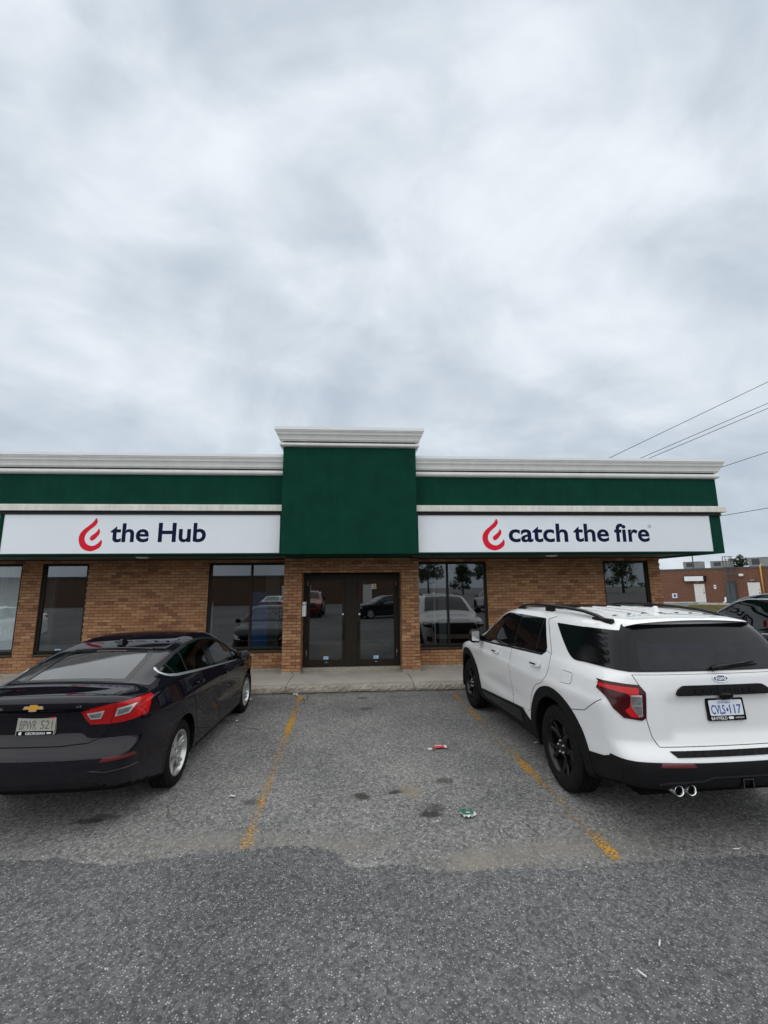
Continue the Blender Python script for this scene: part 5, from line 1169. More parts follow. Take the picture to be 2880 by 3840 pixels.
def plate(car, parent, sk, at, kind):
    """licence plate: at = (x, z) of the centre on the rear skin; flat plate slightly proud of it"""
    x, z = at; p = Vector(sk.solve('B', [(x, z)])[0]); n = Vector((0, -1, .10)).normalized(); o = p+n*.014
    W, H = (.335, .172); up = Vector((0, n.z, -n.y)).normalized(); up = Vector((0, .10, 1)).normalized(); xd = Vector((1, 0, 0))
    def rect(name, w, h, dx, dz, d0, d1, mat, par, r=.012):
        ps = round_poly([(-w/2, -h/2), (w/2, -h/2), (w/2, h/2), (-w/2, h/2)], r); m = MB(); m.prism(ps, lambda a, b, k: o+xd*(a+dx)+up*(b+dz)+n*k, d0, d1); return obj(name, m, mat, par)
    def txt(name, s, x0, x1, z0, z1, mat, par, d=.0075, bold=0.0): me = text_fit(name, s, frame_M(o+xd*x0+up*z0+n*d, xd, up), x1-x0, z1-z0, bold, .0006); return link(name, me, mat, par)
    if kind == 'suv':
        fr = rect('licence_plate', W, H, 0, 0, -.02, .004, 'gloss_black', parent); rect('plate_face', .298, .118, 0, .012, .0045, .0065, 'plate_white', fr)
        txt('plate_number', 'CVLS', -.135, -.012, -.036, .034, 'plate_blue', fr, bold=.012); txt('plate_number', '117', .028, .132, -.036, .034, 'plate_blue', fr, bold=.012)
        txt('plate_province', 'ONTARIO', -.070, .045, .044, .060, 'plate_blue', fr); rect('crown_emblem', .016, .026, .008, -.004, .0068, .0072, 'plate_blue', fr, .006)
        txt('frame_lettering', 'BAYFIELD', -.145, -.005, -.078, -.055, 'letter_white', fr, .005, .01); txt('frame_lettering', 'LINCOLN', .070, .145, -.072, -.060, 'letter_white', fr, .005)
        rect('dealer_oval', .046, .020, .030, -.066, .0045, .0055, 'letter_white', fr, .01); rect('permit_sticker', .03, .016, .125, .055, .0068, .0075, 'letter_white', fr, .002); txt('frame_lettering', 'humberviewgroup.com', -.07, .07, .072, .081, 'letter_white', fr, .005)
    else:
        fr = rect('licence_plate', .315, .165, 0, 0, -.02, .004, 'plate_faded', parent); txt('plate_number', 'BPWR', -.135, .005, -.036, .034, 'plate_grey_text', fr, .0042, .012); txt('plate_number', '521', .035, .135, -.036, .034, 'plate_grey_text', fr, .0042, .012)
        rect('plate_frame', .30, .034, 0, -.064, .0045, .007, 'gloss_black', fr, .004); txt('frame_lettering', 'GEORGIAN', -.075, .085, -.076, -.056, 'letter_white', fr, .0075, .015)
        rect('dealer_crest', .024, .024, -.118, -.065, .0072, .0085, 'letter_white', fr, .011); rect('bow_tie_emblem', .036, .012, .118, -.065, .0072, .0085, 'letter_white', fr, .003)
        rect('plate_frame', .20, .018, 0, .072, .0045, .007, 'gloss_black', fr, .004); txt('frame_lettering', 'www.georgian.ca', -.055, .065, .067, .076, 'letter_white', fr, .0075); rect('permit_sticker', .034, .022, .128, .060, .0045, .006, 'sign_red', fr, .002)
suv = build_suv()
# ------------------------------------------------------------------ black compact sedan
SED_P = dict(
    ztop=[(-1.4, 1.03), (-1.05, 1.085), (-.95, 1.108), (-.85, 1.112), (-.60, 1.122), (-.52, 1.136), (-.2, 1.238), (.15, 1.345), (.45, 1.405), (.75, 1.440), (1.05, 1.452), (1.35, 1.435), (1.55, 1.395), (1.75, 1.315), (2.40, 1.00), (2.6, .965), (3.0, .92), (3.3, .86), (3.55, .74), (3.9, .5)],
    yrear=[(.1, -.92), (.24, -.985), (.34, -1.02), (.46, -1.035), (.60, -1.04), (.645, -1.03), (.715, -.958), (.76, -.945), (.88, -.952), (.98, -.975), (1.06, -.995), (1.3, -1.0)],
    yfront=[(.1, 3.45), (.25, 3.55), (.45, 3.62), (.6, 3.62), (.8, 3.52), (.95, 3.3), (1.3, 3.0)],
    w=[(.1, .80), (.20, .845), (.30, .862), (.42, .866), (.55, .870), (.68, .882), (.80, .890), (.875, .892), (.90, .886), (.98, .862), (1.06, .836), (1.10, .812), (1.25, .730), (1.37, .655), (1.44, .605), (1.6, .48)],
    taper=[(-1.2, -.20), (-1.0, -.125), (-.8, -.065), (-.5, -.022), (-.1, 0), (2.2, 0), (2.8, -.02), (3.2, -.08), (3.5, -.19), (3.8, -.3)],
    gtaper=[(-1.2, -.06), (-.8, -.09), (-.5, -.085), (0, -.03), (.5, 0), (1.5, 0), (2.4, -.06), (3.8, -.1)],
    zbot=[(-1.3, .37), (-.95, .35), (-.6, .27), (-.4, .22), (0, .19), (3, .18), (3.8, .22)], crown=.055, belt=1.10, bowr=.10, bowr2=.22, bowf=.16, bowf2=.3,
    kst=.11, kr=.07, kf=.18, y0=-1.08, y1=3.68, zmax=1.47, wsig=.012, zsig=.045, rsig=.014, bin=.0, fin=2.2,
    rex=lambda x, z: .030*box_bump(x, z, .40, .765, .985, .016, .010)-.006*box_bump(x, z, 2, 1.03, 1.3, .1, .01),
    extra=lambda y, z: -.018*np.exp(-((z-.60-.05*(1.5-y))/.10)**2)*np.clip(1.2-np.abs(y-1.35)/.9, 0, 1)+.014*np.exp(-((z-.55)/.22)**2)*(np.exp(-((y)/.5)**2)+np.exp(-((y-2.7)/.5)**2)))
sed_sk = Skin(SED_P)
SED_DLO_R = [(-.235, 1.165), (-.165, 1.125), (-.05, 1.108), (.82, 1.036), (.90, 1.362), (.853, 1.366), (.54, 1.352), (.145, 1.290), (-.165, 1.212), (-.235, 1.19)]
SED_DLO_F = [(1.01, 1.020), (1.86, .957), (2.02, .962), (2.00, 1.02), (1.77, 1.178), (1.489, 1.293), (1.08, 1.356)]
def build_sedan(name='parked_sedan', label='black sedan with silver wheels and red tail lights parked left of the entrance', paint='paint_black', loc=(-2.690, 5.0947, 0), rz=-.0161, detail=True):
    R0, WB, RA = .316, 2.70, .368
    car = thing(name, label, 'car')
    sk = sed_sk; K = CarKit(car, sk); cuts = []
    RG = round_poly([(-.50, -.50), (.50, -.50), (.47, .0), (.43, .16), (-.43, .16), (-.47, .0)], [.05, .05, .1, .06, .06, .1]); WS = [(-.66, 2.32), (.66, 2.32), (.53, 1.62), (-.53, 1.62)]
    for c in (0, WB): cuts += [('L', circle(c, R0+.01, RA, 64)), ('R', circle(c, R0+.01, RA, 64)), ('D', [(.45, c-RA), (1.2, c-RA), (1.2, c+RA), (.45, c+RA)])]
    for v in 'LR': cuts += [(v, inset(SED_DLO_R, .012)), (v, inset(SED_DLO_F, .012))]
    cuts += [('T', inset(RG, .03)), ('T', inset(WS, .03))]
    body = link('body', body_mesh('body', sk, cuts, .025, paint), paint, car)
    ln = MB()
    for c in (0, WB):
        for s in (-1, 1): liner(ln, s*.45, s*.84, c, R0+.01, RA-.004, .18)
    obj('wheel_liner', ln, 'seam', car)['kind'] = 'stuff'
    for v in 'LR':
        for c in (0, WB):
            a = np.linspace(rad(-18), rad(198), 44); P = [(c+(RA+.022)*math.cos(t), R0+.01+(RA+.022)*math.sin(t)) for t in a]+[(c+(RA-.006)*math.cos(t), R0+.01+(RA-.006)*math.sin(t)) for t in a[::-1]]
            K.patch('arch_lip', v, P, paint, .003, skirt=.03)
        # panes
        K.patch('rear_door_window', v, [(.215, 1.088), (.82, 1.038), (.885, 1.360), (.853, 1.364), (.54, 1.350), (.25, 1.308)], 'car_glass', -.004, None, 0, d=.06)
        K.patch('rear_quarter_window', v, [(-.235, 1.165), (-.165, 1.127), (-.05, 1.110), (.195, 1.090), (.232, 1.305), (.145, 1.288), (-.165, 1.210), (-.235, 1.19)], 'car_glass', -.004, None, 0, d=.06)
        K.patch('front_door_window', v, [(1.03, 1.021), (1.75, .966), (1.79, 1.165), (1.77, 1.176), (1.489, 1.291), (1.10, 1.352)], 'car_glass_clear', -.004, None, 0, d=.06)
        K.patch('front_quarter_window', v, [(1.78, .966), (1.86, .959), (2.02, .964), (1.99, 1.02), (1.81, 1.152)], 'car_glass_clear', -.004, None, 0, d=.06)
        K.patch('door_pillar', v, [(.815, 1.036), (1.02, 1.020), (1.09, 1.358), (.89, 1.366)], 'gloss_black', .002, None, .01)
        K.strip('window_divider', v, [(.205, 1.088), (.242, 1.306)], .022, 'black_metal', .003); K.strip('window_divider', v, [(1.765, .966), (1.80, 1.165)], .022, 'black_metal', .003); K.strip('window_divider', v, [(-.06, 1.108), (-.10, 1.228)], .016, 'black_metal', .003)
        K.strip('window_seal', v, [(-.235, 1.19), (-.165, 1.214), (.145, 1.293), (.54, 1.355), (.853, 1.370), (1.08, 1.360), (1.489, 1.297), (1.77, 1.182), (2.0, 1.03)], .024, 'black_metal', .004)
        K.strip('chrome_trim', v, [(-.215, 1.205), (-.245, 1.185), (-.25, 1.165), (-.215, 1.138), (-.165, 1.119), (-.05, 1.101), (.82, 1.030), (1.02, 1.014), (1.86, .949), (1.93, .947)], 0.018, 'bright_trim', .007, taper=([0, .03, .08, .9, 1], [.4, 1.3, 1.3, .9, .5]))
        # doors
        rdo = [(.30, .735), (.33, .62), (.40, .47), (.49, .37), (.60, .322), (1.255, .285), (1.20, .62), (1.19, .82), (1.21, .985), (.90, 1.008), (-.02, 1.085), (-.03, 1.06), (.06, .95), (.20, .84)]
        fdo = [(1.268, .284), (2.20, .262), (2.28, .33), (2.315, .50), (2.30, .74), (2.20, .925), (1.86, .935), (1.222, .985), (1.203, .82), (1.213, .62)]
        for nm, poly, hy, hz in (('rear_door', rdo, .36, .935), ('front_door', fdo, 1.42, .858)):
            D = K.panel(nm, v, poly, paint, gap=.003, off=.0025)
            K.patch('handle', v, round_poly([(hy-.105, hz-.006), (hy+.09, hz-.022), (hy+.09, hz+.006), (hy-.105, hz+.022)], .012), paint, .032, D, .012, d=.02)
            K.patch('handle_trim', v, [(hy-.105, hz+.008), (hy-.02, hz+.0), (hy-.02, hz+.012), (hy-.105, hz+.020)], 'chrome', .034, D, .004, d=.02)
        K.strip('sill_edge', v, [(.46, .235), (2.2, .215)], .03, 'cladding', .004)
        if v == 'R': K.seam(v, round_poly([(-.25, 1.035), (-.07, 1.025), (-.02, .91), (-.04, .865), (-.20, .87), (-.26, .95)], .05)+[(-.25, 1.0)], w=.005)
    for s in (-1, 1):
        m = MB(); sec = []
        for t, (yy, zz, sy, sz) in ((.84, (1.96, .985, .04, .025)), (.90, (1.95, .995, .05, .035)), (.94, (1.93, 1.01, .075, .068)), (1.03, (1.92, 1.015, .078, .072)), (1.065, (1.91, 1.01, .055, .055))):
            sec.append([(s*t, yy+sy*math.cos(a)*(1 if math.cos(a) > 0 else .55), zz+sz*math.sin(a)) for a in np.linspace(0, 2*math.pi, 14, endpoint=False)])
        m.add([p for q in sec for p in q], [(i*14+k, i*14+(k+1) % 14, (i+1)*14+(k+1) % 14, (i+1)*14+k) for i in range(4) for k in range(14)]+[tuple(range(14)), tuple(56+k for k in range(14))])
        M = obj('side_mirror', m, paint, car, smooth=True)
        g = MB(); gp = [(s*(.955+.05*(1+math.cos(a))), 1.874, 1.012+.056*math.sin(a)) for a in np.linspace(0, 2*math.pi, 20, endpoint=False)]; g.add(gp, [tuple(range(20))]); obj('mirror_glass', g, 'dark_chrome', M)
        g = MB(); g.box(min(s*.955, s*1.03), max(s*.955, s*1.03), 1.868, 1.872, .958, .968); obj('mirror_trim', g, 'chrome', M)
    # rear glass, boot lid, lamps
    K.patch('rear_window_border', 'T', inset(RG, -.012), 'gloss_black', .0015, None, .01, d=.05, holes=[inset(RG, .045)])
    K.patch('rear_window', 'T', RG, 'car_rear_glass', -.003, None, 0, d=.06)
    K.patch('windscreen', 'T', WS, 'car_glass_clear', -.003, None, 0, d=.08); K.patch('windscreen_border', 'T', inset(WS, -.012), 'gloss_black', .0015, None, .01, d=.06, holes=[inset(WS, .05)])
    K.strip('high_brake_light', 'T', [(-.16, .125), (.16, .125)], .022, 'lamp_dark_red', .004)
    K.strip('roof_edge', 'T', [(-.42, .185), (-.2, .20), (.2, .20), (.42, .185)], .03, paint, .012)
    lid = K.panel('boot_lid', 'T', [(-.585, -.53), (-.63, -.60), (-.66, -.70), (-.655, -.80), (-.60, -.865), (.60, -.865), (.655, -.80), (.66, -.70), (.63, -.60), (.585, -.53)], paint, gap=.003, off=.0025, d=.05)
    K.patch('boot_face', 'B', [(-.62, 1.055), (-.665, 1.03), (-.615, .87), (-.575, .80), (-.53, .755), (-.44, .722), (-.23, .708), (.23, .708), (.44, .722), (.53, .755), (.575, .80), (.615, .87), (.665, 1.03), (.62, 1.055), (.3, 1.073), (-.3, 1.073)], paint, .0025, lid, .004, d=.03)
    K.seam('B', [(.665, 1.03), (.615, .87), (.575, .80), (.53, .755), (.44, .722), (.23, .708), (-.23, .708), (-.44, .722), (-.53, .755), (-.575, .80), (-.615, .87), (-.665, 1.03)], lid, .010, off=.003)
    for s in (-1, 1):
        ms = (lambda P: P) if s > 0 else mirror
        xt = lambda y, z: float(sk.solve('R', [(y, z)])[0, 0])-.002
        T = K.patch('tail_light', 'B', ms([(.365, .975), (.45, 1.002), (.55, 1.023), (.645, 1.040), (.72, 1.046), (xt(-.66, 1.035), 1.045), (xt(-.60, 1.02), 1.022), (xt(-.66, .97), .96), (xt(-.72, .91), .905), (.70, .875), (.60, .868), (.45, .870), (.41, .915)]), 'lamp_red', .012, None, .02, d=.022)
        K.seam('B', ms([(.645, 1.042), (.60, .866)]), T, .008, off=.014)
        K.patch('lamp_glow', 'B', ms([(.40, .972), (.55, 1.012), (.635, 1.028), (.632, 1.016), (.55, 1.0), (.42, .967)]), 'lamp_bright_red', .015, T, .004, d=.02)
        K.patch('lamp_glow', 'B', ms([(.66, 1.032), (.74, 1.036), (xt(-.64, 1.03), 1.034), (xt(-.66, .975), .968), (.79, .905), (.775, .912), (.80, .975), (.79, 1.022), (.66, 1.02)]), 'lamp_bright_red', .015, T, .004, d=.02)
        for P in ([(.425, .965), (.56, .985), (.53, .918), (.452, .915)], [(.655, .998), (.765, 1.012), (.735, .948), (.632, .928)]):
            K.patch('lamp_surround', 'B', ms(P), 'lamp_clear', .016, T, .005, d=.02); K.patch('reversing_lens', 'B', ms(inset(P, .012)), 'lamp_grey', .019, T, .004, d=.02)
        K.patch('reflector', 'B', ms([(.58, .585), (.80, .598), (.79, .622), (.60, .618)]), 'reflector_red', .006, None, .012, d=.02)
        K.strip('bumper_crease', 'B', ms([(.50, .525), (.62, .500), (.80, .515)]), .018, paint, .010, taper=([0, .2, .8, 1], [.3, 1, 1, .3]))
    K.patch('lower_valance', 'B', [(-.60, .40), (.60, .40), (.55, .435), (-.55, .435)], 'cladding', .004, None, .012, d=.03)
    plate(car, lid, sk, (.0, .875), 'sedan')
    # emblem and lettering
    by = sk.solve('B', [(0, 1.028)])[0]; n = Vector((0, -1, .12)).normalized()
    bt = [(-.085, -.012), (-.035, -.012), (-.035, -.030), (.028, -.030), (.032, -.012), (.085, -.012), (.075, .012), (.035, .012), (.035, .030), (-.028, .030), (-.032, .012), (-.075, .012)]
    m = MB(); m.prism(bt, lambda a, b, k: Vector((a, float(by[1]), 1.026))+Vector((0, .12, 1)).normalized()*b+n*k, .002, .010); bt_o = obj('emblem', m, 'chrome', lid)
    m = MB(); m.prism([(a*.88, b*.80) for a, b in bt], lambda a, b, k: Vector((a, float(by[1]), 1.026))+Vector((0, .12, 1)).normalized()*b+n*k, .0105, .0125); obj('emblem_fill', m, 'badge_gold', bt_o)
    K.text('trim_lettering', 'LT', 'B', .345, .385, 1.018, 1.036, 'chrome', lid, .006, .02, .004); K.text('model_lettering', 'CRUZE', 'B', -.42, -.26, 1.008, 1.03, 'chrome', lid, .006, .02, .004)
    c = MB(); y0 = .36; z0 = float(sk.zt(y0)); c.prism([(y0-.10, z0-.012), (y0+.10, z0+.004), (y0+.03, z0+.032), (y0-.04, z0+.05), (y0-.075, z0+.045)], lambda a, b, d: (d*(1-.6*max(0, (b-z0)/.055)), a, b), -.034, .034); obj('antenna', c, paint, car, bevel=.008, seg=3)
    # front end
    gr = K.patch('grille', 'F', round_poly([(-.50, .50), (.50, .50), (.55, .60), (.45, .655), (-.45, .655), (-.55, .60)], .03), 'gloss_black', .006, None, .02, d=.05); K.strip('grille_bar', 'F', [(-.5, .585), (.5, .585)], .02, 'chrome', .012, gr)
    K.patch('lower_intake', 'F', round_poly([(-.50, .28), (.50, .28), (.55, .44), (-.55, .44)], .03), 'cladding', .006, None, .02, d=.05)
    for s in (-1, 1):
        ms = (lambda P: P) if s > 0 else mirror
        h = K.patch('headlight', 'F', ms([(.52, .60), (.70, .62), (.78, .70), (.80, .745), (.70, .72), (.55, .665)]), 'lamp_clear', .008, None, .02, d=.025); K.strip('headlight_bezel', 'F', ms([(.52, .60), (.70, .62), (.78, .70)]), .014, 'chrome', .012, h)
    # cabin
    fl = MB(); fl.box(-.70, .70, -.62, 2.5, .30, .36); fl.box(-.60, .60, -.62, -.10, .36, 1.06); obj('cabin_floor', fl, 'cabin', car)
    ds = MB(); ds.prism([(1.72, .60), (1.75, .90), (1.85, .95), (2.38, .95), (2.38, .60)], lambda a, b, d: (d, a, b), -.70, .70); obj('dashboard', ds, 'cabin', car)
    for x in (-.36, .36): add_seat(car, x, .95, .42, .50, 'seat_cloth')
    for x in (-.40, .0, .40): add_seat(car, x, .10, .44, .40, 'seat_cloth', .42, True, .34)
    steering_wheel(car, -.36, 1.60, .86, 'cabin')
    add_wheels(car, wheel_meshes('sedan', R0, .216, .21, 5, 'twin'), [(-.752, 0, R0), (.752, 0, R0), (-.752, WB, R0), (.752, WB, R0)], 'rim_silver', 'dark_chrome')
    ch = MB(); ch.box(-.62, .62, -.32, 3.4, .20, .26); obj('underbody', ch, 'seam', car)
    car.location = loc; car.rotation_euler = (0, 0, rz)
    return car
sedan = build_sedan()
# ------------------------------------------------------------------ dark SUV in the next bay
def scaled(P, kz):
    Q = dict(P)
    Q['ztop'] = [(y, z*kz) for y, z in P['ztop']]; Q['yrear'] = [(z*kz, y) for z, y in P['yrear']]; Q['yfront'] = [(z*kz, y) for z, y in P['yfront']]; Q['w'] = [(z*kz, w*.985) for z, w in P['w']]
    Q['belt'] = P['belt']*kz; Q['zmax'] = P['zmax']*kz; Q['rex'] = None; Q['crown'] = .06; return Q
KZ = 1.085
navy_sk = Skin(scaled(SUV_P, KZ))
def build_navy():
    sk = navy_sk; R0, WB, RA = .40, 3.025, .47
    car = thing('parked_suv', 'dark navy SUV with chrome window trim parked beyond the white SUV', 'car'); K = CarKit(car, sk); cuts = []
    for c in (0, WB): cuts += [('L', circle(c, R0, RA, 64)), ('R', circle(c, R0, RA, 64)), ('D', [(.5, c-RA), (1.2, c-RA), (1.2, c+RA), (.5, c+RA)])]
    z = KZ; WF = [(1.22, 1.245*z), (1.83, 1.215*z), (2.44, 1.195*z), (2.50, 1.21*z), (2.16, 1.44*z), (1.84, 1.595*z), (1.66, 1.635*z), (1.22, 1.642*z)]
    WR = [(.27, 1.285*z), (1.10, 1.25*z), (1.12, 1.642*z), (.45, 1.635*z), (.22, 1.34*z)]; WQ = round_poly([(-.34, 1.30*z), (-.62, 1.31*z), (-.50, 1.55*z), (-.42, 1.60*z), (.33, 1.63*z), (.10, 1.33*z), (.06, 1.30*z)], .03); WS = [(-.72, 2.64), (.72, 2.64), (.60, 1.86), (-.60, 1.86)]
    for v in 'LR': cuts += [(v, inset(WF, .012)), (v, inset(WR, .012))]
    cuts += [('T', inset(WS, .03))]
    link('body', body_mesh('body', sk, cuts, .03, 'paint_navy'), 'paint_navy', car)
    ln = MB()
    for c in (0, WB):
        for s in (-1, 1): liner(ln, s*.48, s*.945, c, R0, RA-.004, .27)
    obj('wheel_liner', ln, 'seam', car)['kind'] = 'stuff'
    for v in 'LR':
        K.patch('front_window', v, WF, 'car_glass_clear', -.004, None, 0, d=.06); K.patch('rear_window', v, WR, 'car_glass', -.004, None, 0, d=.06); K.patch('quarter_window', v, WQ, 'tinted_glass', .003, d=.05)
        K.patch('window_pillar', v, [(1.095, 1.25*z), (1.225, 1.245*z), (1.225, 1.642*z), (1.115, 1.642*z)], 'gloss_black', .004)
        K.strip('chrome_trim', v, [(-.33, 1.285*z), (.05, 1.285*z), (.27, 1.275*z), (1.22, 1.235*z), (1.83, 1.205*z), (2.48, 1.183*z)], .022, 'bright_trim', .008)
        K.strip('chrome_trim', v, [(-.40, 1.61*z), (.33, 1.642*z), (1.2, 1.653*z), (1.67, 1.645*z), (1.86, 1.603*z), (2.18, 1.447*z), (2.51, 1.215*z)], .016, 'bright_trim', .008)
        fd = [(1.13, .42), (1.13, 1.225*z), (1.83, 1.195*z), (2.36, 1.175*z), (2.42, 1.05), (2.41, .70), (2.33, .42)]; rd = [(.70, .42), (1.118, .42), (1.118, 1.225*z), (.30, 1.262*z), (.10, 1.24*z), (.12, 1.06), (.40, .93), (.56, .75), (.62, .58)]
        for nm, poly, hy in (('front_door', fd, 1.32), ('rear_door', rd, .36)):
            D = K.panel(nm, v, poly, 'paint_navy'); K.patch('handle', v, round_poly([(hy-.11, 1.085), (hy+.11, 1.075), (hy+.11, 1.115), (hy-.11, 1.125)], .012), 'chrome', .034, D, .012, d=.02)
        for c in (0, WB):
            a = np.linspace(rad(-14), rad(194), 40); K.patch('arch_lip', v, [(c+(RA+.05)*math.cos(t), R0+(RA+.05)*math.sin(t)) for t in a]+[(c+(RA-.006)*math.cos(t), R0+(RA-.006)*math.sin(t)) for t in a[::-1]], 'cladding', .006, skirt=.03)
        K.patch('sill_cladding', v, [(.56, .31), (2.48, .30), (2.46, .40), (.60, .40)], 'cladding', .008, skirt=.02)
    K.patch('windscreen', 'T', WS, 'car_glass_clear', -.003, None, 0, d=.08); K.patch('rear_glass', 'B', [(-.72, 1.36), (.72, 1.36), (.63, 1.66), (-.63, 1.66)], 'tinted_glass', .005, d=.05)
    for s in (-1, 1):
        ms = (lambda P: P) if s > 0 else mirror
        K.patch('tail_light', 'B', ms([(.60, 1.02), (.88, 1.02), (.90, 1.20), (.60, 1.18)]), 'lamp_red', .01, None, .02); K.patch('headlight', 'F', ms([(.58, .88), (.84, .90), (.86, 1.0), (.60, .97)]), 'lamp_clear', .01, None, .02)
        m = MB(); sec = []
        for t, (yy, zz, sy, sz) in ((.93, (2.38, 1.25, .05, .03)), (.99, (2.37, 1.26, .06, .045)), (1.03, (2.35, 1.285, .085, .09)), (1.13, (2.35, 1.29, .085, .095)), (1.17, (2.34, 1.29, .06, .07))):
            sec.append([(s*t, yy+sy*math.cos(a)*(1 if math.cos(a) > 0 else .6), zz+sz*math.sin(a)) for a in np.linspace(0, 2*math.pi, 14, endpoint=False)])
        m.add([p for q in sec for p in q], [(i*14+k, i*14+(k+1) % 14, (i+1)*14+(k+1) % 14, (i+1)*14+k) for i in range(4) for k in range(14)]+[tuple(range(14)), tuple(56+k for k in range(14))]); obj('side_mirror', m, 'paint_navy', car, smooth=True)
    K.patch('grille', 'F', round_poly([(-.52, .66), (.52, .66), (.56, .95), (-.56, .95)], .04), 'gloss_black', .008, None, .02, d=.05)
    fl = MB(); fl.box(-.78, .78, -.7, 2.8, .40, .46); obj('cabin_floor', fl, 'cabin', car)
    ds = MB(); ds.prism([(2.02, .70), (2.05, 1.10), (2.15, 1.17), (2.70, 1.18), (2.70, .70)], lambda a, b, d: (d, a, b), -.80, .80); obj('dashboard', ds, 'cabin', car)
    for x in (-.42, .42): add_seat(car, x, 1.05, .58, .52, 'seat_cloth', .66)
    for x in (-.45, .45): add_seat(car, x, .10, .60, .50, 'seat_cloth', .62, True, .3)
    steering_wheel(car, -.42, 1.82, 1.12, 'cabin')
    y0 = 1.35; z0 = float(sk.zt(y0)); c = MB(); c.prism([(y0-.10, z0-.012), (y0+.10, z0-.004), (y0+.03, z0+.035), (y0-.04, z0+.068), (y0-.08, z0+.066)], lambda a, b, d: (d*(1-.6*max(0, (b-z0)/.07))-.30, a, b), -.034, .034); obj('antenna', c, 'paint_navy', car, bevel=.008, seg=3)
    add_wheels(car, wheel_meshes('navy', R0, .25, .25, 5, 'twin'), [(-.825, 0, R0), (.825, 0, R0), (-.825, WB, R0), (.825, WB, R0)], 'rim_silver', 'dark_chrome')
    ch = MB(); ch.box(-.70, .70, -.85, 3.6, .30, .36); obj('underbody', ch, 'seam', car)
    car.location = (6.40, 4.42, 0); return car
navy = build_navy()

# ------------------------------------------------------------------ brick building across the side street
k5 = 440/1659
h5 = lambda X, Y: (2440+k5*X, 2080+k5*Y)
A_, B_ = onZ(*h5(190, 665)), onZ(*h5(1400, 690))
wd = (B_-A_).normalized(); wn = Vector((-wd.y, wd.x, 0)); 
if wn.dot(CAM-A_) < 0: wn = -wn
HB = 3.55
far = thing('brick_building', 'low brown brick building with white doors beyond the lawn', 'building', tuple(A_))
def on_wall(X, Y):
    d = ray(*h5(X, Y)); t = (A_-CAM).dot(wn)/d.dot(wn); return CAM+d*t
def wall_pt(s, z, o=0.0): p = A_+wd*s+wn*o; return Vector((p.x, p.y, z))
def S(X, Y): p = on_wall(X, Y); return (p-A_).dot(wd), p.z
def wbox(mb, s0, s1, z0, z1, o0, o1):
    v = [wall_pt(s, z, o) for s in (s0, s1) for o in (o0, o1) for z in (z0, z1)]; return mb.add(v, [(0, 1, 3, 2), (4, 6, 7, 5), (0, 4, 5, 1), (2, 3, 7, 6), (0, 2, 6, 4), (1, 5, 7, 3)])
m = MB(); wbox(m, -22, 34, 0, HB, -14, 0); obj('wall', m, 'far_brick', far)
m = MB(); wbox(m, -22.1, 34.1, HB, HB+.16, -14.1, .06); obj('roof_edge', m, 'slate', far)
# masonry courses that still read as bands
cs = MB()
for i in range(17):
    zc = .2+i*.2; wbox(cs, -21.9, 33.9, zc, zc+.02, .001, .006)
tag(obj('mortar_courses', cs, 'mortar', far), kind='stuff')
for (a, b, c, d) in ((612, 420, 735, 668), (1368, 395, 1515, 640)):
    s0, z1 = S(a, b); s1, z0 = S(c-25 if a < 700 else c-20, d); D = MB(); wbox(D, s0, s0+1.0, .02, max(2.0, z1), .01, .06); D = obj('door', D, 'white_paint', far)
    hm = MB(); wbox(hm, s0+.86, s0+.93, 1.0, 1.12, .06, .12); obj('handle', hm, 'black_metal', D); lm = MB(); wbox(lm, s0+.87, s0+.92, 1.35, 1.4, .06, .1); obj('lock', lm, 'black_metal', D)
    lt = MB(); wbox(lt, s0+.30, s0+.62, max(2.0, z1)+.18, max(2.0, z1)+.32, .01, .22); obj('wall_lamp', lt, 'unit_grey', far)
s0, z1 = S(490, 312); s1, z0 = S(765, 375); m = MB(); wbox(m, s0-.1, s1+.15, z0-.02, z1+.08, .01, .35); sg = obj('wall_sign', m, 'black_metal'); tag(sg, 'blank white light box sign above a door of the brick building', 'sign')
m = MB(); wbox(m, s0, s1, z0+.03, z1+.02, .351, .37); obj('sign_face', m, 'white_plastic', sg)
s0, z1 = S(890, 428); s1, z0 = S(930, 483); m = MB(); wbox(m, s0, s1, z0, z1, .01, .03); o = obj('wall_notice', m, 'white_plastic'); tag(o, 'small white notice on the far brick wall between its doors', 'notice')
m = MB(); wbox(m, s0+(s1-s0)*.3, s0+(s1-s0)*.7, z0+(z1-z0)*.35, z0+(z1-z0)*.7, .031, .034); obj('print', m, 'slate', o)
# grey service duct with caged ladder
s0, zt_ = S(1065, 400); s1, zb_ = S(1155, 662); lad = thing('roof_ladder', 'grey caged roof ladder with flat lower guard on the far brick wall', 'ladder', tuple(wall_pt(s0+.4, 0, .2)))
m = MB(); wbox(m, s0, s0+.85, .06, zt_, .02, .22); obj('lower_guard', m, 'slate', lad)
sm_ = s0+.30; top = HB+1.25
for ds in (0, .45):
    m = MB(); m.tube([wall_pt(sm_+ds, .3, .30), wall_pt(sm_+ds, top, .30)], .035, 6); obj('rail', m, 'slate', lad)
for i in range(12):
    zz = 2.0+i*.28
    if zz < top: m = MB(); m.tube([wall_pt(sm_, zz, .30), wall_pt(sm_+.45, zz, .30)], .022, 6); obj('rung', m, 'slate', lad)
for zz in (2.3, 3.0, 3.7, top):
    m = MB(); m.tube([wall_pt(sm_+.22-.42*math.cos(a), zz, .30+.75*math.sin(a)) for a in np.linspace(0, math.pi, 12)], .03, 6); obj('hoop', m, 'slate', lad)
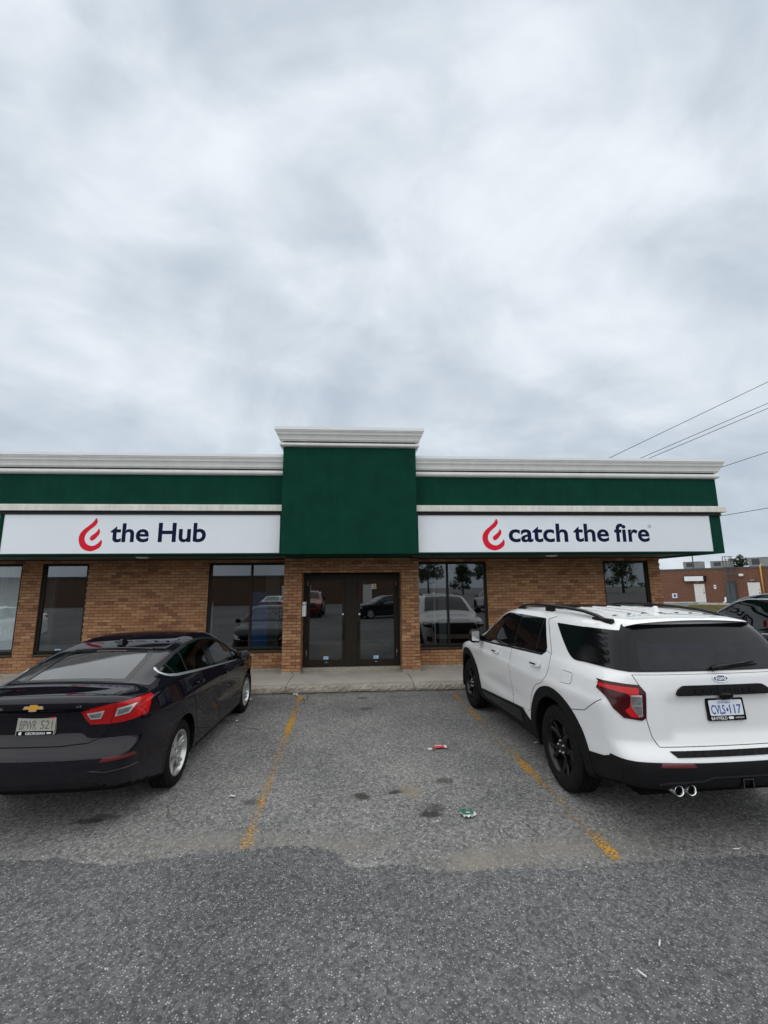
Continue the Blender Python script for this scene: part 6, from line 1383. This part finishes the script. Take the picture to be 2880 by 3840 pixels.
for a in np.linspace(.3, math.pi-.3, 5):
    m = MB(); m.tube([wall_pt(sm_+.22-.42*math.cos(a), 2.3, .30+.75*math.sin(a)), wall_pt(sm_+.22-.42*math.cos(a), top, .30+.75*math.sin(a))], .02, 6); obj('cage_bar', m, 'slate', lad)
s0, z0 = S(1600, 480); s1, z1 = S(1545, 165); m = MB(); m.tube([wall_pt(s0, 0, .12), wall_pt(s0-.0, HB+.25, .12), wall_pt(s0, HB+.35, -.3)], .07, 8); o = obj('gas_pipe', m, 'yellow_pipe', smooth=True); tag(o, 'yellow gas pipe climbing the far brick wall to its roof', 'pipe')
s0, z0 = S(1285, 287); m = MB(); wbox(m, s0-.18, s0+.18, z0-.12, z0+.12, .01, .25); o = obj('wall_lamp', m, 'white_plastic', bevel=.03); tag(o, 'white floodlight high on the far brick wall', 'light')
m = MB(); wbox(m, s0-.14, s0+.14, z0-.14, z0-.121, .05, .22); obj('lens', m, 'lamp_grey', o)
s0, _ = S(1070, 640); m = MB(); m.tube([wall_pt(s0, .55, .05), wall_pt(s0, .5, .15), wall_pt(s0, .12, .18), wall_pt(s0-.15, .05, .4)], .10, 8); o = obj('downspout', m, 'white_plastic', smooth=True); tag(o, 'short white downspout elbow at the foot of the far brick wall', 'downspout')
# roof units
for i, (a, b, c, d, lab) in enumerate(((340, 212, 545, 250, 'small'), (735, 182, 960, 215, 'long'), (1290, 130, 1535, 170, 'broad'))):
    s0, _ = S(a, 230); s1, _ = S(c, 230); s0 -= .2; o_ = -3.0; kx = 1.05
    U = thing('roof_unit', 'grey '+lab+' air handling unit on the far building roof', 'roof unit', tuple(wall_pt(s0, HB, o_)), 0, 'roof units'); hgt = (1.0, .95, 1.15)[i]
    m = MB(); wbox(m, s0, s1, HB+.02, HB+hgt, o_-1.6, o_); obj('casing', m, 'unit_grey', U)
    m = MB(); wbox(m, s0+(s1-s0)*.2, s0+(s1-s0)*.6, HB+.45, HB+hgt-.1, o_+.005, o_+.03); obj('louvre', m, 'far_dark', U)
    m = MB(); wbox(m, s0-.03, s1+.03, HB+hgt, HB+hgt+.05, o_-1.63, o_+.03); obj('lid', m, 'unit_grey', U)
s0, _ = S(480, 200); m = MB(); m.tube([wall_pt(s0, HB, -2.5), wall_pt(s0, HB+1.95, -2.5)], .06, 8); m.tube([wall_pt(s0, HB+1.92, -2.5), wall_pt(s0, HB+2.02, -2.5)], .14, 8); o = obj('vent_pipe', m, 'slate'); tag(o, 'dark capped vent pipe on the far building roof', 'vent pipe')
# apron, lawn, kerb, sign post
pv = [wall_pt(-22, 0, .0), wall_pt(34, 0, .0), wall_pt(34, 0, 8.2), wall_pt(-22, 0, 8.2)]; m = MB(); m.add([(p.x, p.y, -.002) for p in pv], [(0, 1, 2, 3)]); tag(obj('far_pavement', m, 'far_concrete'), kind='structure')
lawn_px = [(520, 765), (560, 742), (640, 735), (830, 736), (1110, 742), (1700, 752), (2300, 770), (2300, 900), (1700, 868), (1100, 852), (930, 846), (780, 843), (640, 810)]
lp = [onZ(*h5(a, b)) for a, b in lawn_px]; lp2 = [(p.x, p.y) for p in lp]
m = MB(); m.prism(lp2, lambda a, b, d: (a, b, d), -.01, .13); tag(obj('lawn', m, 'lawn'), kind='structure')
kb = MB(); sweep(kb, [(-.02, 0), (.16, 0), (.16, .12), (.13, .15), (-.02, .15)], [lp2[i] for i in (7, 8, 9, 10, 11, 12, 0)]); tag(obj('kerb', kb, 'far_concrete'), kind='structure')
gb = MB(); P_ = np.array(lp2); mn, mx_ = P_.min(0), P_.max(0); r_ = np.random.default_rng(3); pts_ = r_.uniform(mn, mx_, (60000, 2)); pts_ = pts_[in_poly(pts_, P_)][:12000]; vv = []; ff = []
for i, (x, y) in enumerate(pts_):
    a = r_.uniform(0, 6.28); h = r_.uniform(.05, .16); w_ = .02; vv += [(x-w_*math.cos(a), y-w_*math.sin(a), .125), (x+w_*math.cos(a), y+w_*math.sin(a), .125), (x+r_.normal(0, .03), y+r_.normal(0, .03), .125+h)]; ff.append((3*i, 3*i+1, 3*i+2))
gb.add(vv, ff); tag(obj('grass', gb, 'dry_grass', recalc=False), 'short patchy grass on the lawn island', 'grass', kind='stuff')
pb = onZ(*h5(378, 735)); ps = thing('parking_sign', 'white parking sign with blue symbol on a thin post by the far kerb', 'sign', tuple(pb)); zt2 = 2.05
def zat(Y): d = ray(*h5(350, Y)); t = pb.y/d.y; return CAM_H+d.z*t
m = MB(); m.tube([(pb.x, pb.y, 0), (pb.x, pb.y, zat(560))], .045, 8); obj('post', m, 'far_dark', ps)
zA, zB = zat(612), zat(548); m = MB(); m.box(pb.x-.40, pb.x+.05, pb.y-.08, pb.y-.05, zA, zB); f_ = obj('sign_face', m, 'white_plastic', ps); m = MB(); m.lathe([(0, 0), (.13, 0)], lambda a, b, c: (pb.x-.175+a, pb.y-.083, (zA+zB)/2+b), 16); obj('symbol', m, 'plate_blue', f_)
p = onZ(*h5(400, 745)); m = MB(); m.box(p.x-1.6, p.x+1.6, p.y-.3, p.y+.3, 0, .45); o = obj('concrete_barrier', m, 'far_concrete', bevel=.05); tag(o, 'low concrete block beside the parking sign post', 'barrier')
k_ = MB(); k_.box(p.x-1.5, p.x-1.2, p.y-.32, p.y-.301, .06, .2); obj('lifting_slot', k_, 'far_dark', o)
p = onZ(*h5(250, 738)); m = MB(); m.box(p.x-2.6, p.x+1.9, p.y-.3, p.y+.4, .18, .42); o = obj('dark_bench', m, 'black_metal', bevel=.05); tag(o, 'black bench at the corner of the shop building', 'bench')
for dx in (-2.2, 1.5):
    k_ = MB(); k_.box(p.x+dx, p.x+dx+.2, p.y-.2, p.y+.3, 0, .18); obj('leg', k_, 'black_metal', o)
# ------------------------------------------------------------------ trees
def tree(label, x, y, h, r, mat, seed, n=2600, leaf=.22, cone=False, group='trees'):
    rr = np.random.default_rng(seed); t = thing('tree', label, 'tree', (x, y, 0), 0, group); tr = MB(); tr.tube([(x, y, 0), (x+.05*h*rr.normal()*.3, y, h*.35), (x, y, h*.72)], [h*.028+.05, h*.02+.03, .03], 8)
    limbs = []
    for i in range(9):
        a = rr.uniform(0, 6.28); z0 = h*rr.uniform(.3, .65); l = r*rr.uniform(.5, .9); e = (x+l*math.cos(a), y+l*math.sin(a), z0+l*rr.uniform(.3, .8)); limbs.append(e); tr.tube([(x, y, z0), ((x+e[0])/2, (y+e[1])/2, z0+(e[2]-z0)*.4), e], [h*.010+.02, .03, .015], 6)
    obj('trunk', tr, 'bark', t, smooth=True)
    cl = []
    for i in range(34):
        if cone: z = h*rr.uniform(.18, 1.0); q = r*(1.02-z/h)*rr.uniform(.3, 1)
        else: z = h*(.38+.62*rr.beta(2, 2)); q = r*math.sqrt(max(.02, 1-((z-h*.66)/(h*.36))**2))*rr.uniform(.2, .9)
        a = rr.uniform(0, 6.28); cl.append((x+q*math.cos(a), y+q*math.sin(a), z, r*rr.uniform(.16, .34)))
    per = n//len(cl); v = []; f = []
    for (cx, cy, cz, cr) in cl:
        d = rr.normal(size=(per, 3)); d /= np.linalg.norm(d, axis=1, keepdims=True); P = np.array([cx, cy, cz])+d*(cr*rr.uniform(.45, 1.05, (per, 1)))*[1, 1, .75]
        for p in P:
            u = rr.normal(size=3); u /= np.linalg.norm(u); w = np.cross(u, rr.normal(size=3)); w /= np.linalg.norm(w); s = leaf*rr.uniform(.6, 1.3); b = len(v)
            v += [p-u*s, p+w*s*.5, p+u*s, p-w*s*.5]; f.append((b, b+1, b+2, b+3))
    c = MB(); c.add(v, f); obj('crown', c, mat, t, recalc=False); return t
tp_ = on_wall(1235, 150); dtree = tp_-CAM; q = CAM+dtree*1.45
tree('dark leafy treetop showing above the far building roof', q.x, q.y, 6.6, 1.7, 'foliage_dark', 5, 1800, .16, group=None); q = CAM+(on_wall(1165, 160)-CAM)*1.45
tree('smaller treetop beside the tall one above the far roof', q.x, q.y, 5.9, 1.0, 'foliage_dark', 6, 1200, .14, group=None)
# hills on the horizon
m = MB(); xs_ = np.linspace(60, 420, 60); v = []
for x in xs_: hz = 6+4*math.sin(x*.03)+2*math.sin(x*.11); v += [(x, 420, -1), (x, 420, hz), (x+40, 470, -1)]
m.add(v, [(3*i, 3*i+3, 3*i+4, 3*i+1) for i in range(59)]+[(3*i+1, 3*i+4, 3*i+5, 3*i+2) for i in range(59)]); tag(obj('hills', m, 'foliage_dark'), kind='structure')
# ------------------------------------------------------------------ overhead wires from the roof mast to a pole outside the frame
PX, PY = 19.6, 13.2
pole = thing('utility_pole', 'wooden utility pole holding the overhead wires right of the shop building', 'utility pole', (PX, PY, 0)); m = MB(); m.tube([(PX, PY, 0), (PX, PY, 12.5)], [.17, .11], 12); obj('shaft', m, 'wood_pole', pole, smooth=True)
m = MB(); m.box(PX-.06, PX+.06, PY-1.1, PY+1.1, 11.6, 11.74); obj('crossarm', m, 'wood_pole', pole)
mast = thing('service_mast', 'slim roof mast behind the parapet where the wires land', 'mast', (9.2, 15.0, 4.35)); 
def wire(label, a, b, ya, sag=.06):
    """from the seen near end out through the frame edge to the pole"""
    a = (a[0]-(b[0]-a[0])*.12, a[1]-(b[1]-a[1])*.12)      # the near end lands out of sight behind the parapet
    A = onY(*a, ya); d0 = ray(*a); d1 = ray(*b)
    t = PX/ (d1.x/d1.y); 
    # extend the drawn line to the pole's bearing: intersect the plane through camera and both rays with the vertical line at the pole
    nrm = d0.cross(d1); zp = CAM_H-(nrm.x*PX+nrm.y*PY)/nrm.z; B = Vector((PX, PY, zp)); pts = []
    for i in range(25):
        q = i/24; p = A.lerp(B, q); p.z -= 0*sag*4*q*(1-q); pts.append(p)
    m = MB(); m.tube(pts, .011, 6); o = obj('overhead_wire', m, 'wire'); tag(o, label, 'wire', 'overhead wires'); return A, B
W1, _ = wire('steepest overhead wire rising from the parapet to the utility pole', (2290, 1715), (2880, 1432), 15.0)
W2, _ = wire('upper of the paired wires above the shop roof', (2405, 1717), (2880, 1512), 15.0)
W3, _ = wire('lower of the paired wires above the shop roof', (2438, 1717), (2880, 1531), 15.0)
W4, _ = wire('single wire meeting the cornice corner', (2690, 1757), (2880, 1695), 14.0)
W5, _ = wire('thick low wire meeting the fascia corner below the cream band', (2703, 1935), (2880, 1905), 14.0)
for i, w_ in enumerate((W1, W2, W3)):
    m = MB(); m.tube([(w_.x, w_.y, 4.35), (w_.x, w_.y, w_.z+.12)], .03, 8); obj('mast_post', m, 'steel', mast); m = MB(); m.lathe([(.03, -.05), (.05, 0), (.03, .05)], lambda a, b, c: (w_.x+a, w_.y+b, w_.z+c), 10); obj('insulator', m, 'slate', mast)
# ------------------------------------------------------------------ litter
def crumple(name, u, v, w, h, mat, label, cat, seed, rz=0.0, lift=.02):
    rr = random.Random(seed); p = onZ(u, v); n = 7; vv = []
    for i in range(n):
        for j in range(n):
            a, b = (i/(n-1)-.5)*w, (j/(n-1)-.5)*h; c, s = math.cos(rz), math.sin(rz); vv.append((p.x+a*c-b*s, p.y+a*s+b*c, .010+lift*rr.random()))
    ff = [(i*n+j, (i+1)*n+j, (i+1)*n+j+1, i*n+j+1) for i in range(n-1) for j in range(n-1)]; m = MB(); m.add(vv, ff); o = obj(name, m, mat); o.modifiers.new('t', 'SOLIDIFY').thickness = .002; tag(o, label, cat); return o
z4b = lambda X, Y: (700+X*1700/1659, 2550+Y*1700/1659)
o = crumple('wrapper', *z4b(924, 250), .14, .075, 'red_paper', 'crumpled red and white wrapper on the asphalt between the cars', 'litter', 1, .2)
p = onZ(*z4b(945, 252)); m = MB(); m.box(p.x-.012, p.x+.02, p.y-.05, p.y+.03, .030, .036); obj('white_edge', m, 'litter_white', o); p = onZ(*z4b(924, 250)); 
for i in range(2): m = MB(); m.box(p.x-.05, p.x+.03, p.y-.01+.02*i, p.y-.002+.02*i, .031, .034); obj('print', m, 'litter_white', o)
p = onZ(*z4b(890, 254)); m = MB(); m.lathe([(0, .006), (.03, .006), (.03, 0)], lambda a, b, c: (p.x+a, p.y+b, .003+c), 16); tag(obj('bottle_cap', m, 'litter_white'), 'flat pale cap beside the red wrapper', 'litter')
o = crumple('flattened_cup', *z4b(1030, 497), .11, .10, 'litter_white', 'flattened green and white paper cup on the asphalt', 'litter', 2, .5)
p = onZ(*z4b(1030, 497)); m = MB(); m.lathe([(.028, .0), (.05, .0), (.05, .003), (.028, .003), (.028, 0)], lambda a, b, c: (p.x+a, p.y+b*.8, .031+c), 20); obj('round_print', m, 'green_print', o); m = MB(); m.box(p.x-.062, p.x-.03, p.y+.02, p.y+.05, .031, .034); obj('print', m, 'green_print', o)
for i, (X, Y, s) in enumerate(((168, 430, .05), (232, 73, .08), (183, 153, .04), (405, 58, .05), (398, 55, .09), (1277, 233, .05), (738, 237, .02), (762, 240, .015), (918, 524, .02), (955, 322, .02))):
    q = z4b(X, Y); crumple('paper_scrap', *q, s, s*.6, 'litter_white', ('small pale scrap of paper lying ' + ('beside the black sedan', 'by the front wheel of the black sedan', 'under the side of the black sedan', 'at the kerb end of the left bay line', 'against the kerb near the left bay line', 'beside the rear wheel of the white SUV', 'between the red wrapper and the left bay line', 'left of the flat pale cap', 'below the scattered oil stains', 'above the scattered oil stains')[i]), 'litter', 20+i, i*.7, .012)['group'] = 'paper scraps on the asphalt'
for i, (X, Y) in enumerate(((1425, 322), (1397, 390), (1598, 110))):
    p = onZ(X/.576, 3000+Y/.576); m = MB(); a = i*1.1+.9; m.tube([(p.x, p.y, .016), (p.x+.05*math.cos(a), p.y+.05*math.sin(a), .016)], .005, 8); tag(obj('cigarette_butt', m, 'litter_white', smooth=True), 'white cigarette butt lying on the dark aisle asphalt', 'litter', 'cigarette butts')
# leaf litter and weeds gathered at the kerb
lv = MB(); r_ = np.random.default_rng(11); vv = []; ff = []
def leaf_at(x, y, s, up=0.0):
    a = r_.uniform(0, 6.28); t = r_.uniform(-.5, .5); b = len(vv); c, q = math.cos(a), math.sin(a)
    vv.extend([(x-s*c, y-s*q, .006+up), (x+s*.5*q, y-s*.5*c, .012+up+abs(t)*s), (x+s*c, y+s*q, .006+up), (x-s*.5*q, y+s*.5*c, .010+up)]); ff.append((b, b+1, b+2, b+3))
for _ in range(260): leaf_at(float(r_.choice([onZ(1140, 2606).x, 1.9, 2.4, -2.6, .4], p=[.3, .3, .2, .1, .1])+r_.normal(0, .22)), Y_CURB-abs(r_.normal(0, .05))-.01, r_.uniform(.006, .022))
for _ in range(500): leaf_at(float(r_.uniform(-9, 8)), Y_CURB-abs(r_.normal(0, .03))-.005, r_.uniform(.004, .010))
lv.add(vv, ff); tag(obj('leaf_litter', lv, 'leaf_brown', recalc=False), 'brown leaf litter gathered along the kerb', 'leaf litter', kind='stuff')
wv = []; wf = []
for _ in range(70):
    x, y = r_.normal(2.55, .10), Y_CURB-abs(r_.normal(0, .03)); a = r_.uniform(0, 6.28); h = r_.uniform(.03, .09); b = len(wv); wv += [(x, y, .0), (x+.012, y, .0), (x+.05*math.cos(a), y+.03*math.sin(a), h)]; wf.append((b, b+1, b+2))
w_ = MB(); w_.add(wv, wf); tag(obj('weeds', w_, 'foliage', recalc=False), 'small green weeds at the kerb by the white SUV wheel', 'weeds', kind='stuff')
# ------------------------------------------------------------------ what the shop windows mirror: the lot behind the camera
back = thing('brick_building', 'long dark brick building mirrored in the shop windows', 'building', (-16, -34, 0)); m = MB(); m.box(-48, 6, -48, -34, 0, 3.4); obj('wall', m, 'far_building_brick', back); m = MB(); m.box(-48.1, 6.1, -48.1, -33.9, 3.4, 3.6); obj('roof_edge', m, 'far_dark', back)
for x in (-30, -22, -9, -6.5, 1):
    m = MB(); m.box(x, x+1.1, -33.99, -33.95, 0.05, 2.3); obj('door', m, 'white_paint', back)
m = MB(); m.box(-9, -6, -40, -37, 3.6, 4.7); obj('roof_unit', m, 'unit_grey', back)
for i, (x, y, h) in enumerate(((20, -98, 9), (28, -92, 8), (36, -99, 9), (44, -92, 9), (54, -96, 10), (64, -92, 10), (75, -98, 11))): tree('leafy tree mirrored in the shop windows', x, y, h, h*.55, ('foliage', 'foliage_dark')[i % 2], 40+i, 1500, .35, i in (1, 6), 'trees behind the lot')
def copy_tree(o, parent=None):
    c = o.copy(); COL.objects.link(c); c.parent = parent
    for ch in o.children: copy_tree(ch, c)
    return c
def repaint(o, a, b):
    for q in [o]+list(o.children_recursive):
        if q.type == 'MESH' and q.data.materials and q.data.materials[0] == MATS[a]: q.material_slots[0].link = 'OBJECT'; q.material_slots[0].material = MATS[b]
for src, pa, pb_, loc, rz, lab in ((sedan, 'paint_black', 'paint_white', (-13.2, 3.2, 0), .1, 'white sedan mirrored in the narrow window'), (suv, 'paint_white', 'paint_red', (-3.2, -12.5, 0), 0, 'red SUV mirrored in the left door glass'), (sedan, 'paint_black', 'paint_silver', (-6.1, -12.2, 0), math.pi, 'silver sedan mirrored in the door glass'),
                                   (sedan, 'paint_black', 'paint_black', (3.2, -9.0, 0), 1.2, 'black sedan mirrored in the right door glass'), (suv, 'paint_white', 'paint_white', (11, -12.3, 0), math.pi, 'white SUV mirrored in the window right of the doors'), (sedan, 'paint_black', 'paint_silver', (14.2, -12.5, 0), 0, 'silver sedan mirrored in the end window')):
    c = copy_tree(src); c.location = loc; c.rotation_euler = (0, 0, rz); c['label'] = lab; c['group'] = 'cars across the lot'
    if pa != pb_: repaint(c, pa, pb_)
